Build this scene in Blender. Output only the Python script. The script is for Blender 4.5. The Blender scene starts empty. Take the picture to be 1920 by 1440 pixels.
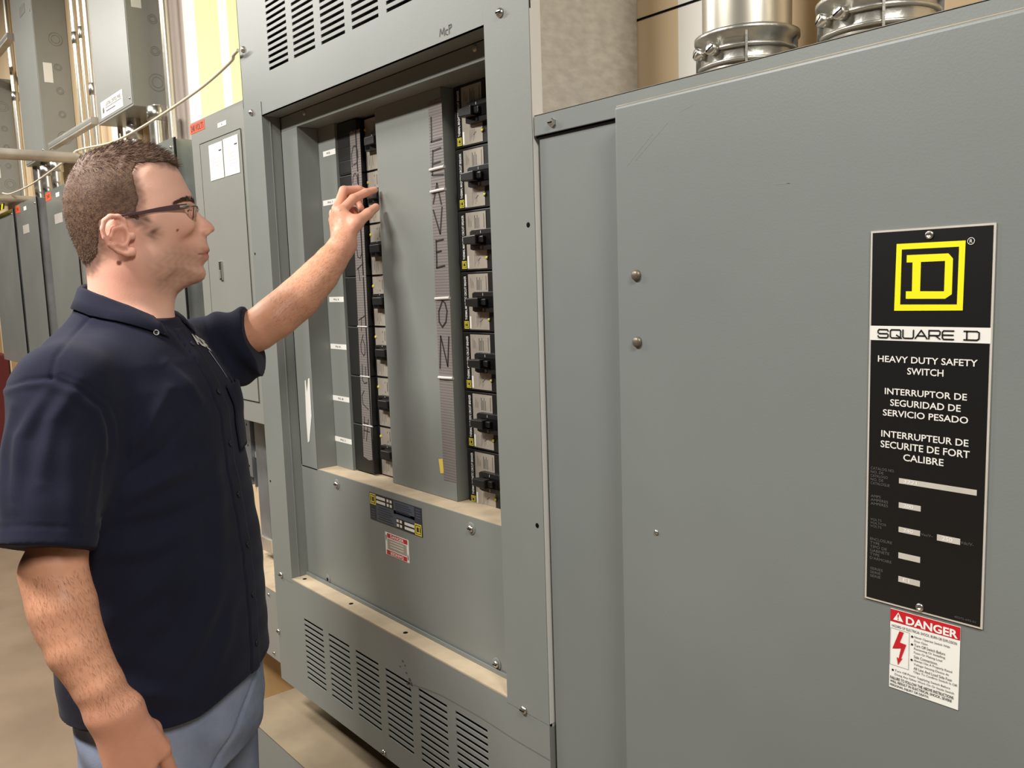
import bpy, bmesh, math, random
import numpy as np
from mathutils import Vector, Matrix
random.seed(7); RNG = np.random.default_rng(7)
C = bpy.context.scene.collection
SC = bpy.context.scene

# ------------------------------------------------------------------ camera, light, exposure
YAW, PITCH, ROLL, FPX, CAMZ = 0.6963, -0.1189, -0.0329, 1595.0, 1.55
fw = Vector((-math.cos(YAW) * math.cos(PITCH), math.sin(YAW) * math.cos(PITCH), math.sin(PITCH)))
rt = fw.cross(Vector((0, 0, 1))).normalized(); up = rt.cross(fw)
rt2 = rt * math.cos(ROLL) + up * math.sin(ROLL); up2 = -rt * math.sin(ROLL) + up * math.cos(ROLL)
cam = bpy.data.objects.new('camera', bpy.data.cameras.new('camera')); C.objects.link(cam)
m3 = Matrix((rt2, up2, -fw)).transposed(); cam.matrix_world = Matrix.Translation((0, 0, CAMZ)) @ m3.to_4x4()
cam.data.sensor_width = 36.0; cam.data.lens = FPX / 1920 * 36.0; cam.data.clip_start = 0.02
SC.camera = cam

W = bpy.data.worlds.new('hall'); SC.world = W; W.use_nodes = True
W.node_tree.nodes['Background'].inputs[0].default_value = (1.0, 0.97, 0.92, 1)
W.node_tree.nodes['Background'].inputs[1].default_value = 0.10

def area(name, loc, sx, sy, power, col=(1.0, 0.962, 0.90), rot=(0, 0, 0)):
    l = bpy.data.lights.new(name, 'AREA'); l.shape = 'RECTANGLE'; l.size = sx; l.size_y = sy; l.energy = power; l.color = col
    o = bpy.data.objects.new(name, l); C.objects.link(o); o.location = loc; o.rotation_euler = rot
    return o
# fluorescent strips under the ceiling, running along the wall
area('ceiling_lamp_near', (0.62, 0.18, 2.72), 1.0, 0.25, 47)
area('ceiling_lamp_middle', (-1.6, -0.72, 3.05), 0.8, 0.25, 94)
area('ceiling_lamp_left', (-3.6, -0.12, 3.2), 1.2, 0.25, 54)
area('ceiling_lamp_far', (-6.0, -0.60, 3.4), 2.4, 0.3, 105)
SC.view_settings.view_transform = 'Standard'; SC.view_settings.look = 'None'
SC.view_settings.gamma = 1.0; SC.view_settings.exposure = 0.06; SC.view_settings.use_curve_mapping = False

# ------------------------------------------------------------------ materials
def lin(r, g, b):
    f = lambda c: (c / 255 / 12.92) if c / 255 <= 0.04045 else ((c / 255 + 0.055) / 1.055) ** 2.4
    return (f(r), f(g), f(b), 1.0)
def mat(name, col, rough=0.5, metal=0.0, spec=0.5, noise=0.0, nscale=8.0, col2=None, bump=0.0, bscale=200.0, stretch=None, rough2=None):
    m = bpy.data.materials.new(name); m.use_nodes = True; nt = m.node_tree; b = nt.nodes['Principled BSDF']
    b.inputs['Base Color'].default_value = col; b.inputs['Roughness'].default_value = rough
    b.inputs['Metallic'].default_value = metal; b.inputs['Specular IOR Level'].default_value = spec
    tc = None
    def coords():
        nonlocal tc
        if tc is None:
            g = nt.nodes.new('ShaderNodeNewGeometry'); tc = g.outputs['Position']
            if stretch:
                mp = nt.nodes.new('ShaderNodeMapping'); mp.inputs['Scale'].default_value = stretch
                nt.links.new(tc, mp.inputs['Vector']); tc = mp.outputs['Vector']
        return tc
    if noise or col2:
        n = nt.nodes.new('ShaderNodeTexNoise'); n.inputs['Scale'].default_value = nscale; n.inputs['Detail'].default_value = 5
        nt.links.new(coords(), n.inputs['Vector'])
        r = nt.nodes.new('ShaderNodeValToRGB'); c2 = col2 or tuple(min(1, c * (1 + noise)) for c in col[:3]) + (1,)
        c1 = col if col2 else tuple(c * (1 - noise) for c in col[:3]) + (1,)
        r.color_ramp.elements[0].color = c1; r.color_ramp.elements[1].color = c2
        r.color_ramp.elements[0].position = 0.33; r.color_ramp.elements[1].position = 0.67
        nt.links.new(n.outputs['Fac'], r.inputs['Fac']); nt.links.new(r.outputs['Color'], b.inputs['Base Color'])
        if rough2 is not None:
            mr = nt.nodes.new('ShaderNodeMapRange'); mr.inputs['To Min'].default_value = rough; mr.inputs['To Max'].default_value = rough2
            nt.links.new(n.outputs['Fac'], mr.inputs['Value']); nt.links.new(mr.outputs['Result'], b.inputs['Roughness'])
    if bump:
        n2 = nt.nodes.new('ShaderNodeTexNoise'); n2.inputs['Scale'].default_value = bscale; n2.inputs['Detail'].default_value = 3
        nt.links.new(coords(), n2.inputs['Vector'])
        bp = nt.nodes.new('ShaderNodeBump'); bp.inputs['Strength'].default_value = bump; bp.inputs['Distance'].default_value = 0.002
        nt.links.new(n2.outputs['Fac'], bp.inputs['Height']); nt.links.new(bp.outputs['Normal'], b.inputs['Normal'])
    return m
PAINT = mat('grey_enamel', lin(128, 132, 128), 0.42, 0, 0.45, noise=0.05, nscale=3.0, bump=0.05, bscale=350)
PAINTS = mat('blue_grey_enamel', lin(119, 124, 122), 0.42, 0, 0.45, noise=0.05, nscale=3.0, bump=0.05, bscale=350)
PAINTL = mat('light_grey_enamel', lin(144, 145, 139), 0.40, 0, 0.45, noise=0.05, nscale=3.0, bump=0.04, bscale=350)
PAINTG = mat('glossy_grey_enamel', lin(132, 134, 128), 0.24, 0, 0.6, noise=0.05, nscale=3.0)
GALV = mat('galvanised_steel', lin(192, 186, 174), 0.5, 0.1, 0.5, noise=0.12, nscale=14, stretch=(1, 3, 6), bump=0.1, bscale=60)
GALVB = mat('galvanised_blue_grey', lin(150, 156, 160), 0.38, 0.6, 0.5, noise=0.18, nscale=10)
STEEL = mat('bright_steel', lin(205, 202, 194), 0.28, 0.95, 0.5, noise=0.06, nscale=5)
EMT = mat('conduit_steel', lin(212, 206, 192), 0.30, 0.8, 0.5, noise=0.05, nscale=6)
PIPEM = mat('dull_pipe', lin(186, 178, 164), 0.45, 0.6, 0.5, noise=0.15, nscale=12)
CAST = mat('cast_fitting', lin(170, 168, 160), 0.35, 0.85, 0.5, noise=0.1, nscale=30, bump=0.2, bscale=120)
DUST = mat('dusty_paint', lin(196, 178, 152), 0.85, 0, 0.2, col2=lin(176, 160, 136), nscale=18)
DUST2 = mat('dusty_beige_top', lin(150, 135, 112), 0.85, 0, 0.2, col2=lin(128, 114, 94), nscale=7)
FILLE = mat('filler_edge', lin(98, 96, 92), 0.5)
PLATEF = mat('brushed_aluminium', lin(206, 200, 190), 0.4, 0.2, 0.5, noise=0.05, nscale=60)
DUSTEDGE = mat('dusty_edge', lin(172, 160, 140), 0.7, 0, 0.3, noise=0.15, nscale=30)
BLACKP = mat('black_moulded_plastic', lin(26, 26, 25), 0.42, 0, 0.5, bump=0.08, bscale=400)
BLACKG = mat('black_gap', lin(9, 9, 9), 0.8, 0, 0.1)
FILLER = mat('black_filler', lin(34, 35, 33), 0.5, 0, 0.4, bump=0.06, bscale=300)
SILVER = mat('silver_label', lin(176, 168, 156), 0.42, 0.25, 0.5, noise=0.06, nscale=60)
INK = mat('printed_ink', lin(62, 58, 54), 0.6)
MARKER = mat('marker_ink', lin(40, 34, 34), 0.5)
BLACKL = mat('black_print', lin(17, 17, 17), 0.38, 0, 0.5)
WHITE = mat('white_paper', lin(238, 238, 232), 0.7)
WHITEP = mat('white_print', lin(226, 224, 218), 0.5)
GREYP = mat('faint_grey_print', lin(92, 90, 88), 0.5)
YELLOW = mat('yellow_print', lin(236, 226, 20), 0.45)
YELLOWD = mat('pale_yellow_print', lin(214, 200, 70), 0.5)
RED = mat('red_print', lin(196, 28, 40), 0.45)
ORANGE = mat('orange_label', lin(238, 92, 48), 0.6)
NAVYL = mat('navy_label', lin(38, 46, 62), 0.45)
NAVYL2 = mat('slate_label', lin(74, 84, 96), 0.5)
STICKY = mat('yellow_paper', lin(226, 200, 84), 0.75)
TAPEM = mat('grey_duct_tape', lin(128, 120, 116), 0.5, 0, 0.4)
def tape_ribs(m):
    nt = m.node_tree; b = nt.nodes['Principled BSDF']
    g = nt.nodes.new('ShaderNodeNewGeometry'); w = nt.nodes.new('ShaderNodeTexWave'); w.bands_direction = 'Z'; w.inputs['Scale'].default_value = 55
    w.inputs['Distortion'].default_value = 0.4
    nt.links.new(g.outputs['Position'], w.inputs['Vector'])
    r = nt.nodes.new('ShaderNodeValToRGB'); r.color_ramp.elements[0].color = lin(112, 106, 104); r.color_ramp.elements[1].color = lin(126, 120, 117)
    nt.links.new(w.outputs['Fac'], r.inputs['Fac']); nt.links.new(r.outputs['Color'], b.inputs['Base Color'])
    bp = nt.nodes.new('ShaderNodeBump'); bp.inputs['Strength'].default_value = 0.25; bp.inputs['Distance'].default_value = 0.001
    nt.links.new(w.outputs['Fac'], bp.inputs['Height']); nt.links.new(bp.outputs['Normal'], b.inputs['Normal'])
tape_ribs(TAPEM)
TAPEC = mat('tape_crease', lin(205, 200, 196), 0.35)
CORD = mat('white_cord', lin(220, 212, 190), 0.6)
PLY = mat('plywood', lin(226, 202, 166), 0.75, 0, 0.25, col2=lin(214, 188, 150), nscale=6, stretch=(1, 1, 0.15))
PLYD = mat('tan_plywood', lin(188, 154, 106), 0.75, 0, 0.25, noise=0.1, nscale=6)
WALLW = mat('white_wall_paint', lin(246, 243, 236), 0.8, 0, 0.2)
WALLY = mat('yellow_wall_paint', lin(248, 241, 176), 0.8, 0, 0.2)
WALLM = mat('mauve_white_paint', lin(205, 192, 182), 0.8, 0, 0.2)
CONC = mat('concrete_floor', lin(146, 128, 108), 0.7, 0, 0.3, col2=lin(130, 113, 94), nscale=3, bump=0.1, bscale=40)
HALLW = mat('hall_wall', lin(84, 80, 74), 0.85)
CEIL = mat('ceiling_white', lin(96, 92, 86), 0.9)
EDGEHI = mat('painted_edge_highlight', lin(226, 224, 218), 0.4, 0.1)  # near-white colour standing in for the bright highlight on a lit edge
RIVET = mat('dull_rivet', lin(112, 104, 92), 0.4, 0.4)
SCUFF = mat('dark_scuff', lin(74, 72, 66), 0.6)
SCUFFL = mat('faint_scuff', lin(108, 110, 104), 0.5)
DRED = mat('dark_red_paint', lin(96, 30, 34), 0.5)

# ------------------------------------------------------------------ mesh builder
class MB:
    def __init__(self): self.v = []; self.f = []; self.mi = []; self.mats = []; self.sm = []
    def slot(self, m):
        if m not in self.mats: self.mats.append(m)
        return self.mats.index(m)
    def add(self, vs, fs, m, smooth=False):
        o = len(self.v); self.v += [tuple(p) for p in vs]; k = self.slot(m)
        for f in fs: self.f.append([i + o for i in f]); self.mi.append(k); self.sm.append(smooth)
        return self
    def box(self, x0, x1, y0, y1, z0, z1, m, faces=None):
        vs = [(x, y, z) for x in (x0, x1) for y in (y0, y1) for z in (z0, z1)]
        F = {'-x': (0, 1, 3, 2), '+x': (4, 6, 7, 5), '-y': (0, 4, 5, 1), '+y': (2, 3, 7, 6), '-z': (0, 2, 6, 4), '+z': (1, 5, 7, 3)}
        return self.add(vs, [F[k] for k in (faces or F)], m)
    def poly(self, pts, m): return self.add(pts, [list(range(len(pts)))], m)
    def flat(self, pts2, y, m):            # (x,z) outline facing -y
        a = sum(pts2[i][0] * pts2[(i + 1) % len(pts2)][1] - pts2[(i + 1) % len(pts2)][0] * pts2[i][1] for i in range(len(pts2)))
        p = pts2 if a > 0 else pts2[::-1]
        return self.poly([(x, y, z) for x, z in p], m)
    def prism(self, pts2, y0, y1, m):      # (x,z) outline extruded in y
        a = sum(pts2[i][0] * pts2[(i + 1) % len(pts2)][1] - pts2[(i + 1) % len(pts2)][0] * pts2[i][1] for i in range(len(pts2)))
        p = pts2 if a > 0 else pts2[::-1]; n = len(p)
        vs = [(x, y0, z) for x, z in p] + [(x, y1, z) for x, z in p]
        fs = [list(range(n)), list(range(2 * n - 1, n - 1, -1))] + [[(i + 1) % n, i, n + i, n + (i + 1) % n] for i in range(n)]
        return self.add(vs, fs, m)
    def tube(self, path, r, m, seg=12, caps=True, smooth=True):
        P = [Vector(p) for p in path]; n = len(P); rs = r if isinstance(r, (list, tuple)) else [r] * n
        vs = []; prev = None
        for i in range(n):
            t = (P[min(i + 1, n - 1)] - P[max(i - 1, 0)]).normalized()
            a = prev if prev is not None else (Vector((0, 0, 1)) if abs(t.z) < 0.9 else Vector((1, 0, 0)))
            u = (a - t * a.dot(t)).normalized(); w = t.cross(u); prev = u
            vs += [P[i] + (u * math.cos(2 * math.pi * k / seg) + w * math.sin(2 * math.pi * k / seg)) * rs[i] for k in range(seg)]
        fs = [[i * seg + k, i * seg + (k + 1) % seg, (i + 1) * seg + (k + 1) % seg, (i + 1) * seg + k] for i in range(n - 1) for k in range(seg)]
        self.add(vs, fs, m, smooth)
        if caps:
            self.add([vs[k] for k in range(seg)], [list(range(seg))[::-1]], m); self.add([vs[(n - 1) * seg + k] for k in range(seg)], [list(range(seg))], m)
        return self
    def lathe(self, c, axis, prof, m, seg=20, smooth=True):   # prof: (radius, height along axis)
        ax = Vector(axis).normalized(); a = Vector((0, 0, 1)) if abs(ax.z) < 0.9 else Vector((1, 0, 0))
        u = (a - ax * a.dot(ax)).normalized(); w = ax.cross(u); c = Vector(c); n = len(prof)
        vs = [c + ax * h + (u * math.cos(2 * math.pi * k / seg) + w * math.sin(2 * math.pi * k / seg)) * r for r, h in prof for k in range(seg)]
        fs = [[i * seg + k, i * seg + (k + 1) % seg, (i + 1) * seg + (k + 1) % seg, (i + 1) * seg + k] for i in range(n - 1) for k in range(seg)]
        fs += [list(range(seg))[::-1], [(n - 1) * seg + k for k in range(seg)]]
        return self.add(vs, fs, m, smooth)
    def stroke(self, pts2, w, y, m):       # flat marker stroke on a plane facing -y, with width w
        for i in range(len(pts2) - 1):
            (x0, z0), (x1, z1) = pts2[i], pts2[i + 1]; L = math.hypot(x1 - x0, z1 - z0) or 1e-6
            nx, nz = -(z1 - z0) / L * w / 2, (x1 - x0) / L * w / 2; ex, ez = (x1 - x0) / L * w * .4, (z1 - z0) / L * w * .4
            self.flat([(x0 - ex + nx, z0 - ez + nz), (x0 - ex - nx, z0 - ez - nz), (x1 + ex - nx, z1 + ez - nz), (x1 + ex + nx, z1 + ez + nz)], y - i * 2e-5, m)
        return self
    def text(self, s, x0, x1, z0, z1, y, m, bold=0.0, rot=False, keep=False):
        cu = bpy.data.curves.new('lettering', 'FONT'); cu.body = s; cu.offset = bold; cu.resolution_u = 3
        o = bpy.data.objects.new('lettering', cu); C.objects.link(o)
        me = bpy.data.meshes.new_from_object(o.evaluated_get(bpy.context.evaluated_depsgraph_get()))
        vs = [(p.co.x, p.co.y) for p in me.vertices]; fs = [list(p.vertices) for p in me.polygons]
        bpy.data.objects.remove(o); bpy.data.curves.remove(cu); bpy.data.meshes.remove(me)
        if not vs: return self
        ax = min(p[0] for p in vs); bx = max(p[0] for p in vs); az = min(p[1] for p in vs); bz = max(p[1] for p in vs)
        sx, sz = ((x1 - x0) / (bx - ax), (z1 - z0) / (bz - az)) if not rot else ((z1 - z0) / (bx - ax), (x1 - x0) / (bz - az))
        if rot: out = [(x1 - (q - az) * sz, y, z0 + (p - ax) * sx) for p, q in vs]
        else: out = [(x0 + (p - ax) * sx, y, z0 + (q - az) * sz) for p, q in vs]
        return self.add(out, fs, m)
    def build(self, name, parent=None, bevel=0.0, segs=2, loc=None, recalc=True):
        me = bpy.data.meshes.new(name); me.from_pydata(self.v, [], self.f)
        for m in self.mats: me.materials.append(m)
        for p, k, s in zip(me.polygons, self.mi, self.sm): p.material_index = k; p.use_smooth = s
        me.update()
        if recalc:
            b = bmesh.new(); b.from_mesh(me); bmesh.ops.recalc_face_normals(b, faces=[f for f in b.faces if any(len(e.link_faces) > 1 for e in f.edges)]); b.to_mesh(me); b.free()
        o = bpy.data.objects.new(name, me); C.objects.link(o)
        if parent is not None: o.parent = parent
        if bevel:
            bv = o.modifiers.new('edges', 'BEVEL'); bv.width = bevel; bv.segments = segs; bv.limit_method = 'ANGLE'; bv.angle_limit = 0.6
        return o
def tag(o, label, cat, group=None, kind=None):
    o['label'] = label; o['category'] = cat
    if group: o['group'] = group
    if kind: o['kind'] = kind
    return o
def thing(name, label, cat, group=None, loc=(0, 0, 0)):
    o = bpy.data.objects.new(name, None); C.objects.link(o); o.location = loc; o.empty_display_size = 0.05
    return tag(o, label, cat, group)
def dup(root, label, group=None, loc=None):
    r = root.copy(); C.objects.link(r); r['label'] = label
    if group: r['group'] = group
    if loc is not None: r.location = loc
    for ch in list(root.children):
        c = ch.copy(); C.objects.link(c); c.parent = r
        for g in list(ch.children):
            d = g.copy(); C.objects.link(d); d.parent = c
    return r
def grid_plate(mb, xs, zs, hole, y0, y1, m):
    nx, nz = len(xs) - 1, len(zs) - 1
    H = lambda i, j: not (0 <= i < nx and 0 <= j < nz) or hole(i, j)
    for i in range(nx):
        for j in range(nz):
            if H(i, j): continue
            a, b, c, d = xs[i], xs[i + 1], zs[j], zs[j + 1]
            mb.poly([(a, y0, c), (b, y0, c), (b, y0, d), (a, y0, d)], m)
            mb.poly([(a, y1, c), (a, y1, d), (b, y1, d), (b, y1, c)], m)
            if H(i - 1, j): mb.poly([(a, y0, c), (a, y0, d), (a, y1, d), (a, y1, c)], m)
            if H(i + 1, j): mb.poly([(b, y0, c), (b, y1, c), (b, y1, d), (b, y0, d)], m)
            if H(i, j - 1): mb.poly([(a, y0, c), (a, y1, c), (b, y1, c), (b, y0, c)], m)
            if H(i, j + 1): mb.poly([(a, y0, d), (b, y0, d), (b, y1, d), (a, y1, d)], m)
def screw(parent, x, y, z, r=0.0075, m=STEEL, slot=True, name='screw', dome=0.6):
    b = MB(); b.lathe((x, y, z), (0, -1, 0), [(r, 0), (r * .98, r * .25), (r * .75, r * dome), (r * .35, r * dome * 1.25), (0.0005, r * dome * 1.3)], m, 14)
    if slot: b.box(x - r * .7, x + r * .7, y - r * dome * 1.36, y - r * dome * .9, z - r * .12, z + r * .12, BLACKG)
    return b.build(name, parent)
# traced outlines, metres on their own planes (x along the wall, z up)
T={
'np_logo_out':[(-0.4207,1.5761),(-0.3533,1.5758),(-0.3541,1.5084),(-0.4219,1.5078)],
'np_logo_in':[(-0.4149,1.5704),(-0.3589,1.57),(-0.3599,1.5143),(-0.416,1.5144)],
'np_D_out':[(-0.4099,1.5643),(-0.3689,1.5642),(-0.3645,1.559),(-0.3647,1.5243),(-0.371,1.5199),(-0.41,1.5201),(-0.41,1.5277),(-0.4039,1.5276),(-0.4039,1.5568),(-0.4099,1.5569)],
'np_D_in':[(-0.3954,1.5569),(-0.372,1.557),(-0.3722,1.5273),(-0.3956,1.5277)],
'np_screw':[(-0.3876,1.5829),(-0.3883,1.1985)],
'np_R':[(-0.3483,1.575)],
'np_band':[(-0.4484,1.492),(-0.3293,1.4918),(-0.3292,1.4766),(-0.4484,1.4768)],
'np_SQ':[(-0.4389,1.4889),(-0.3616,1.4882),(-0.3614,1.4792),(-0.4387,1.4795)],
'np_DD':[(-0.3519,1.4882),(-0.3379,1.4882),(-0.3378,1.4792),(-0.3516,1.479)],
'np_t1':[(-0.4381,1.4611),(-0.3388,1.4604),(-0.3388,1.4539),(-0.4383,1.454)],
'np_t2':[(-0.407,1.4494),(-0.3707,1.4492),(-0.3705,1.4425),(-0.4068,1.442)],
'np_t3':[(-0.43,1.4264),(-0.3476,1.4271),(-0.3477,1.4197),(-0.4302,1.4203)],
'np_t4':[(-0.424,1.4152),(-0.3531,1.4153),(-0.3532,1.4084),(-0.4242,1.408)],
'np_t5':[(-0.4316,1.4041),(-0.3458,1.4037),(-0.3459,1.397),(-0.4318,1.3971)],
'np_t6':[(-0.4329,1.3808),(-0.3448,1.3816),(-0.345,1.3741),(-0.4332,1.3743)],
'np_t7':[(-0.4334,1.3702),(-0.3433,1.3702),(-0.3435,1.3628),(-0.4337,1.3627)],
'np_t8':[(-0.4089,1.3584),(-0.368,1.3588),(-0.3682,1.3515),(-0.4091,1.3511)],
'np_b1':[(-0.4131,1.3322),(-0.3358,1.3316),(-0.336,1.3258),(-0.413,1.3265)],
'np_b2':[(-0.4128,1.3061),(-0.3898,1.3062),(-0.3898,1.3001),(-0.4126,1.3002)],
'np_b3':[(-0.4124,1.2797),(-0.3898,1.2801),(-0.3898,1.2739),(-0.4123,1.2739)],
'np_b4':[(-0.3727,1.2797),(-0.3499,1.2793),(-0.3499,1.2733),(-0.3727,1.2733)],
'np_b5':[(-0.412,1.2517),(-0.3891,1.252),(-0.3892,1.2459),(-0.4119,1.2453)],
'np_b6':[(-0.4115,1.2259),(-0.3887,1.226),(-0.3887,1.2195),(-0.4113,1.2196)],
'np_s1':[(-0.4438,1.3405),(-0.4181,1.3393),(-0.4206,1.3191),(-0.4435,1.3199)],
'np_s2':[(-0.4433,1.3098),(-0.4242,1.3083),(-0.424,1.2977),(-0.443,1.2974)],
'np_s3':[(-0.4435,1.2837),(-0.4259,1.2818),(-0.4262,1.2726),(-0.4433,1.2726)],
'np_s4':[(-0.4431,1.2621),(-0.419,1.2615),(-0.42,1.2367),(-0.4426,1.2365)],
'np_s5':[(-0.4425,1.229),(-0.4285,1.2287),(-0.4311,1.2175),(-0.4423,1.2166)],
'np_s6':[(-0.3887,1.2781),(-0.3764,1.2785),(-0.3763,1.2752),(-0.3886,1.2744)],
'np_s7':[(-0.3495,1.2781),(-0.3371,1.2783),(-0.3373,1.2746),(-0.3496,1.2738)],
'np_s8':[(-0.3533,1.1989),(-0.3327,1.199),(-0.333,1.1956),(-0.3532,1.1958)],
'np_dg':[(-0.4188,1.1879),(-0.3464,1.1859),(-0.3486,1.0979),(-0.4207,1.0994)],
'np_dgred':[(-0.4188,1.1879),(-0.3464,1.1859),(-0.3466,1.1722),(-0.4194,1.174)],
'np_dgword':[(-0.4025,1.1838),(-0.3496,1.183),(-0.3497,1.1735),(-0.403,1.1742)],
'np_dgtri':[(-0.4111,1.1852),(-0.405,1.1759),(-0.4165,1.176)],
'np_dh1':[(-0.4178,1.1705),(-0.3504,1.1706),(-0.3503,1.1666),(-0.4179,1.1672)],
'np_dgbox':[(-0.4193,1.1665),(-0.3984,1.1654),(-0.3992,1.1246),(-0.42,1.125)],
'np_bolt':[(-0.4095,1.1646),(-0.4048,1.1644),(-0.4088,1.1522),(-0.4018,1.1516),(-0.4073,1.134),(-0.4053,1.1356),(-0.4102,1.1264),(-0.4118,1.1349),(-0.4097,1.1339),(-0.4073,1.1461),(-0.4167,1.1431)],
'np_l1':[(-0.3922,1.1648),(-0.3537,1.1646),(-0.3536,1.1611),(-0.3921,1.1609)],
'leave1':[[(-1.4089,1.8759),(-1.4104,1.8294)],[(-1.4124,1.8297),(-1.3777,1.8309)],[(-1.4076,1.8125),(-1.4127,1.7654)],[(-1.4077,1.8114),(-1.3809,1.8139)],[(-1.4096,1.7865),(-1.3843,1.7885)],[(-1.4127,1.7654),(-1.3752,1.7625)],[(-1.3983,1.7481),(-1.4138,1.7108)],[(-1.3983,1.7481),(-1.3867,1.7069)],[(-1.4124,1.7294),(-1.3731,1.7369)],[(-1.4148,1.6978),(-1.3944,1.65)],[(-1.3847,1.701),(-1.3944,1.65)],[(-1.4091,1.6378),(-1.4102,1.5954)],[(-1.4092,1.6363),(-1.3847,1.6384)],[(-1.4098,1.6144),(-1.3934,1.6163)],[(-1.4111,1.5837),(-1.3839,1.5871)],[(-1.4102,1.5954),(-1.4111,1.5837)]],
'leave2':[[(-1.3964,1.5186),(-1.4103,1.4972),(-1.4106,1.4758),(-1.4003,1.4652),(-1.3873,1.4761),(-1.3822,1.4974),(-1.3877,1.5132),(-1.3964,1.5186)],[(-1.4145,1.3818),(-1.4078,1.4471)],[(-1.4078,1.4471),(-1.3876,1.3869)],[(-1.3876,1.3869),(-1.3798,1.4461)]],
'tapeR':[(-1.4158,1.9052),(-1.371,1.9015),(-1.4197,1.146),(-1.4176,1.1497),(-1.3729,1.1524)],
'tapeRcr':[(-1.4206,1.7764),(-1.3727,1.7763),(-1.42,1.7316),(-1.3722,1.7359),(-1.4221,1.5223),(-1.3708,1.5226),(-1.4204,1.3614),(-1.3711,1.3635)],
'sticky':[(-1.4349,1.1904),(-1.4201,1.1932),(-1.4179,1.1628),(-1.4301,1.1605)],
'mcp':[[(-1.24,1.9751),(-1.2368,1.9864),(-1.2327,1.9769),(-1.2264,1.986),(-1.2263,1.9733)],[(-1.2164,1.981),(-1.222,1.9802),(-1.2225,1.9745),(-1.2165,1.9726)],[(-1.2122,1.9863),(-1.2122,1.9732)],[(-1.2122,1.9863),(-1.2057,1.9868),(-1.2055,1.9829),(-1.2117,1.9804)]],
'doL':[[(-1.7338,1.8206),(-1.7336,1.8481),(-1.725,1.8645),(-1.715,1.8651),(-1.7064,1.8542),(-1.7061,1.8386),(-1.7153,1.8262),(-1.7274,1.8247)],[(-1.7357,1.7853),(-1.7322,1.7988),(-1.7226,1.8065),(-1.7145,1.7967),(-1.714,1.783)]],
'doL2':[[(-1.7324,1.6361),(-1.7309,1.6193),(-1.7193,1.6154),(-1.7113,1.6284)],[(-1.7373,1.5909),(-1.7072,1.6043)],[(-1.7304,1.5924),(-1.7266,1.5653)]],
'doL3':[[(-1.7411,1.4749),(-1.7098,1.486)],[(-1.729,1.4797),(-1.7321,1.4504)],[(-1.7252,1.4413),(-1.7378,1.4193),(-1.7374,1.4006),(-1.7273,1.3924),(-1.7207,1.3982),(-1.72,1.4168),(-1.7265,1.4289)],[(-1.7368,1.3711),(-1.7394,1.3349),(-1.731,1.3277),(-1.7187,1.3301)],[(-1.7227,1.3671),(-1.7231,1.3454)],[(-1.7347,1.3101),(-1.7459,1.2967),(-1.7423,1.278),(-1.7192,1.2669)],[(-1.7393,1.2482),(-1.7479,1.1947)],[(-1.7215,1.2437),(-1.736,1.1914)],[(-1.7457,1.2157),(-1.7185,1.2141)],[(-1.7439,1.2334),(-1.7257,1.2322)]],
'tapeL':[(-1.7419,1.9002),(-1.6978,1.8982),(-1.7604,1.1464),(-1.7162,1.1478)],
'strip0':[(-1.8642,1.8715),(-1.7953,1.8692),(-1.7958,1.8577),(-1.8647,1.8596)],
'strip1':[(-1.8781,1.7588),(-1.8008,1.7551),(-1.8021,1.7436),(-1.8767,1.7461)],
'strip2':[(-1.8751,1.5289),(-1.8007,1.5261),(-1.8014,1.5142),(-1.8751,1.517)],
'strip3':[(-1.882,1.415),(-1.8031,1.4132),(-1.8032,1.4018),(-1.882,1.4035)],
'strip4':[(-1.8856,1.288),(-1.8075,1.2885),(-1.8075,1.2765),(-1.8857,1.276)],
'strip5':[(-1.8862,1.1855),(-1.8096,1.1873),(-1.8097,1.1752),(-1.8869,1.1733)],
'torn':[(-1.9238,1.3265),(-1.9185,1.3285),(-1.9154,1.299),(-1.9052,1.3327),(-1.8979,1.3348),(-1.8997,1.2409),(-1.9189,1.1755),(-1.9281,1.171),(-1.9289,1.2346)],
'p240':[(-2.7096,2.0709),(-2.3083,2.0641),(-2.6946,1.4629),(-2.3129,1.1647)],
'p240door':[(-2.7117,2.024),(-2.3312,1.9957),(-2.3258,1.588),(-2.3341,1.2313),(-2.4635,1.2302)],
'paper1':[(-2.5696,1.984),(-2.4661,1.9834),(-2.4635,1.8803),(-2.5656,1.8808)],
'paper2':[(-2.4584,1.9872),(-2.3501,1.9834),(-2.3514,1.8805),(-2.4532,1.8821)],
'or240':[(-2.714,2.0668),(-2.5935,2.0626),(-2.5944,2.037),(-2.7143,2.0386)],
'wh240':[(-2.4942,2.0378),(-2.4294,2.0361),(-2.4308,2.0233),(-2.4947,2.0247)],
'latch':[(-2.5467,1.6415),(-2.526,1.6407),(-2.5292,1.5852),(-2.5468,1.5856),(-2.5389,1.5886)],
'hole':[(-2.0624,1.6418)],
'lab':[(-1.6378,1.0968),(-1.4325,1.0935),(-1.4334,1.0335),(-1.6419,1.0335)],
'dan':[(-1.5782,1.0147),(-1.4887,1.0171),(-1.488,0.9777),(-1.5831,0.9628)],
'stB':[(-4.7323,2.0502),(-4.6166,2.0541),(-4.6202,2.0191),(-4.7362,2.0145)],
'stC':[(-5.4033,2.0404),(-5.274,2.0407),(-5.2739,2.0124),(-5.4005,2.017)],
'plates':[(-4.5735,1.9193),(-4.3957,1.9155),(-5.2161,1.9316),(-5.0688,1.9323),(-4.5007,2.0178),(-4.4351,2.0237),(-5.1771,2.0128),(-5.0947,2.0169)],
'pB':[(-4.8614,1.973),(-4.8796,2.0143),(-4.1833,1.73),(-4.3348,2.0449),(-4.5546,2.018),(-5.2969,2.0228),(-4.8998,2.0241),(-5.9046,2.0519)],
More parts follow.
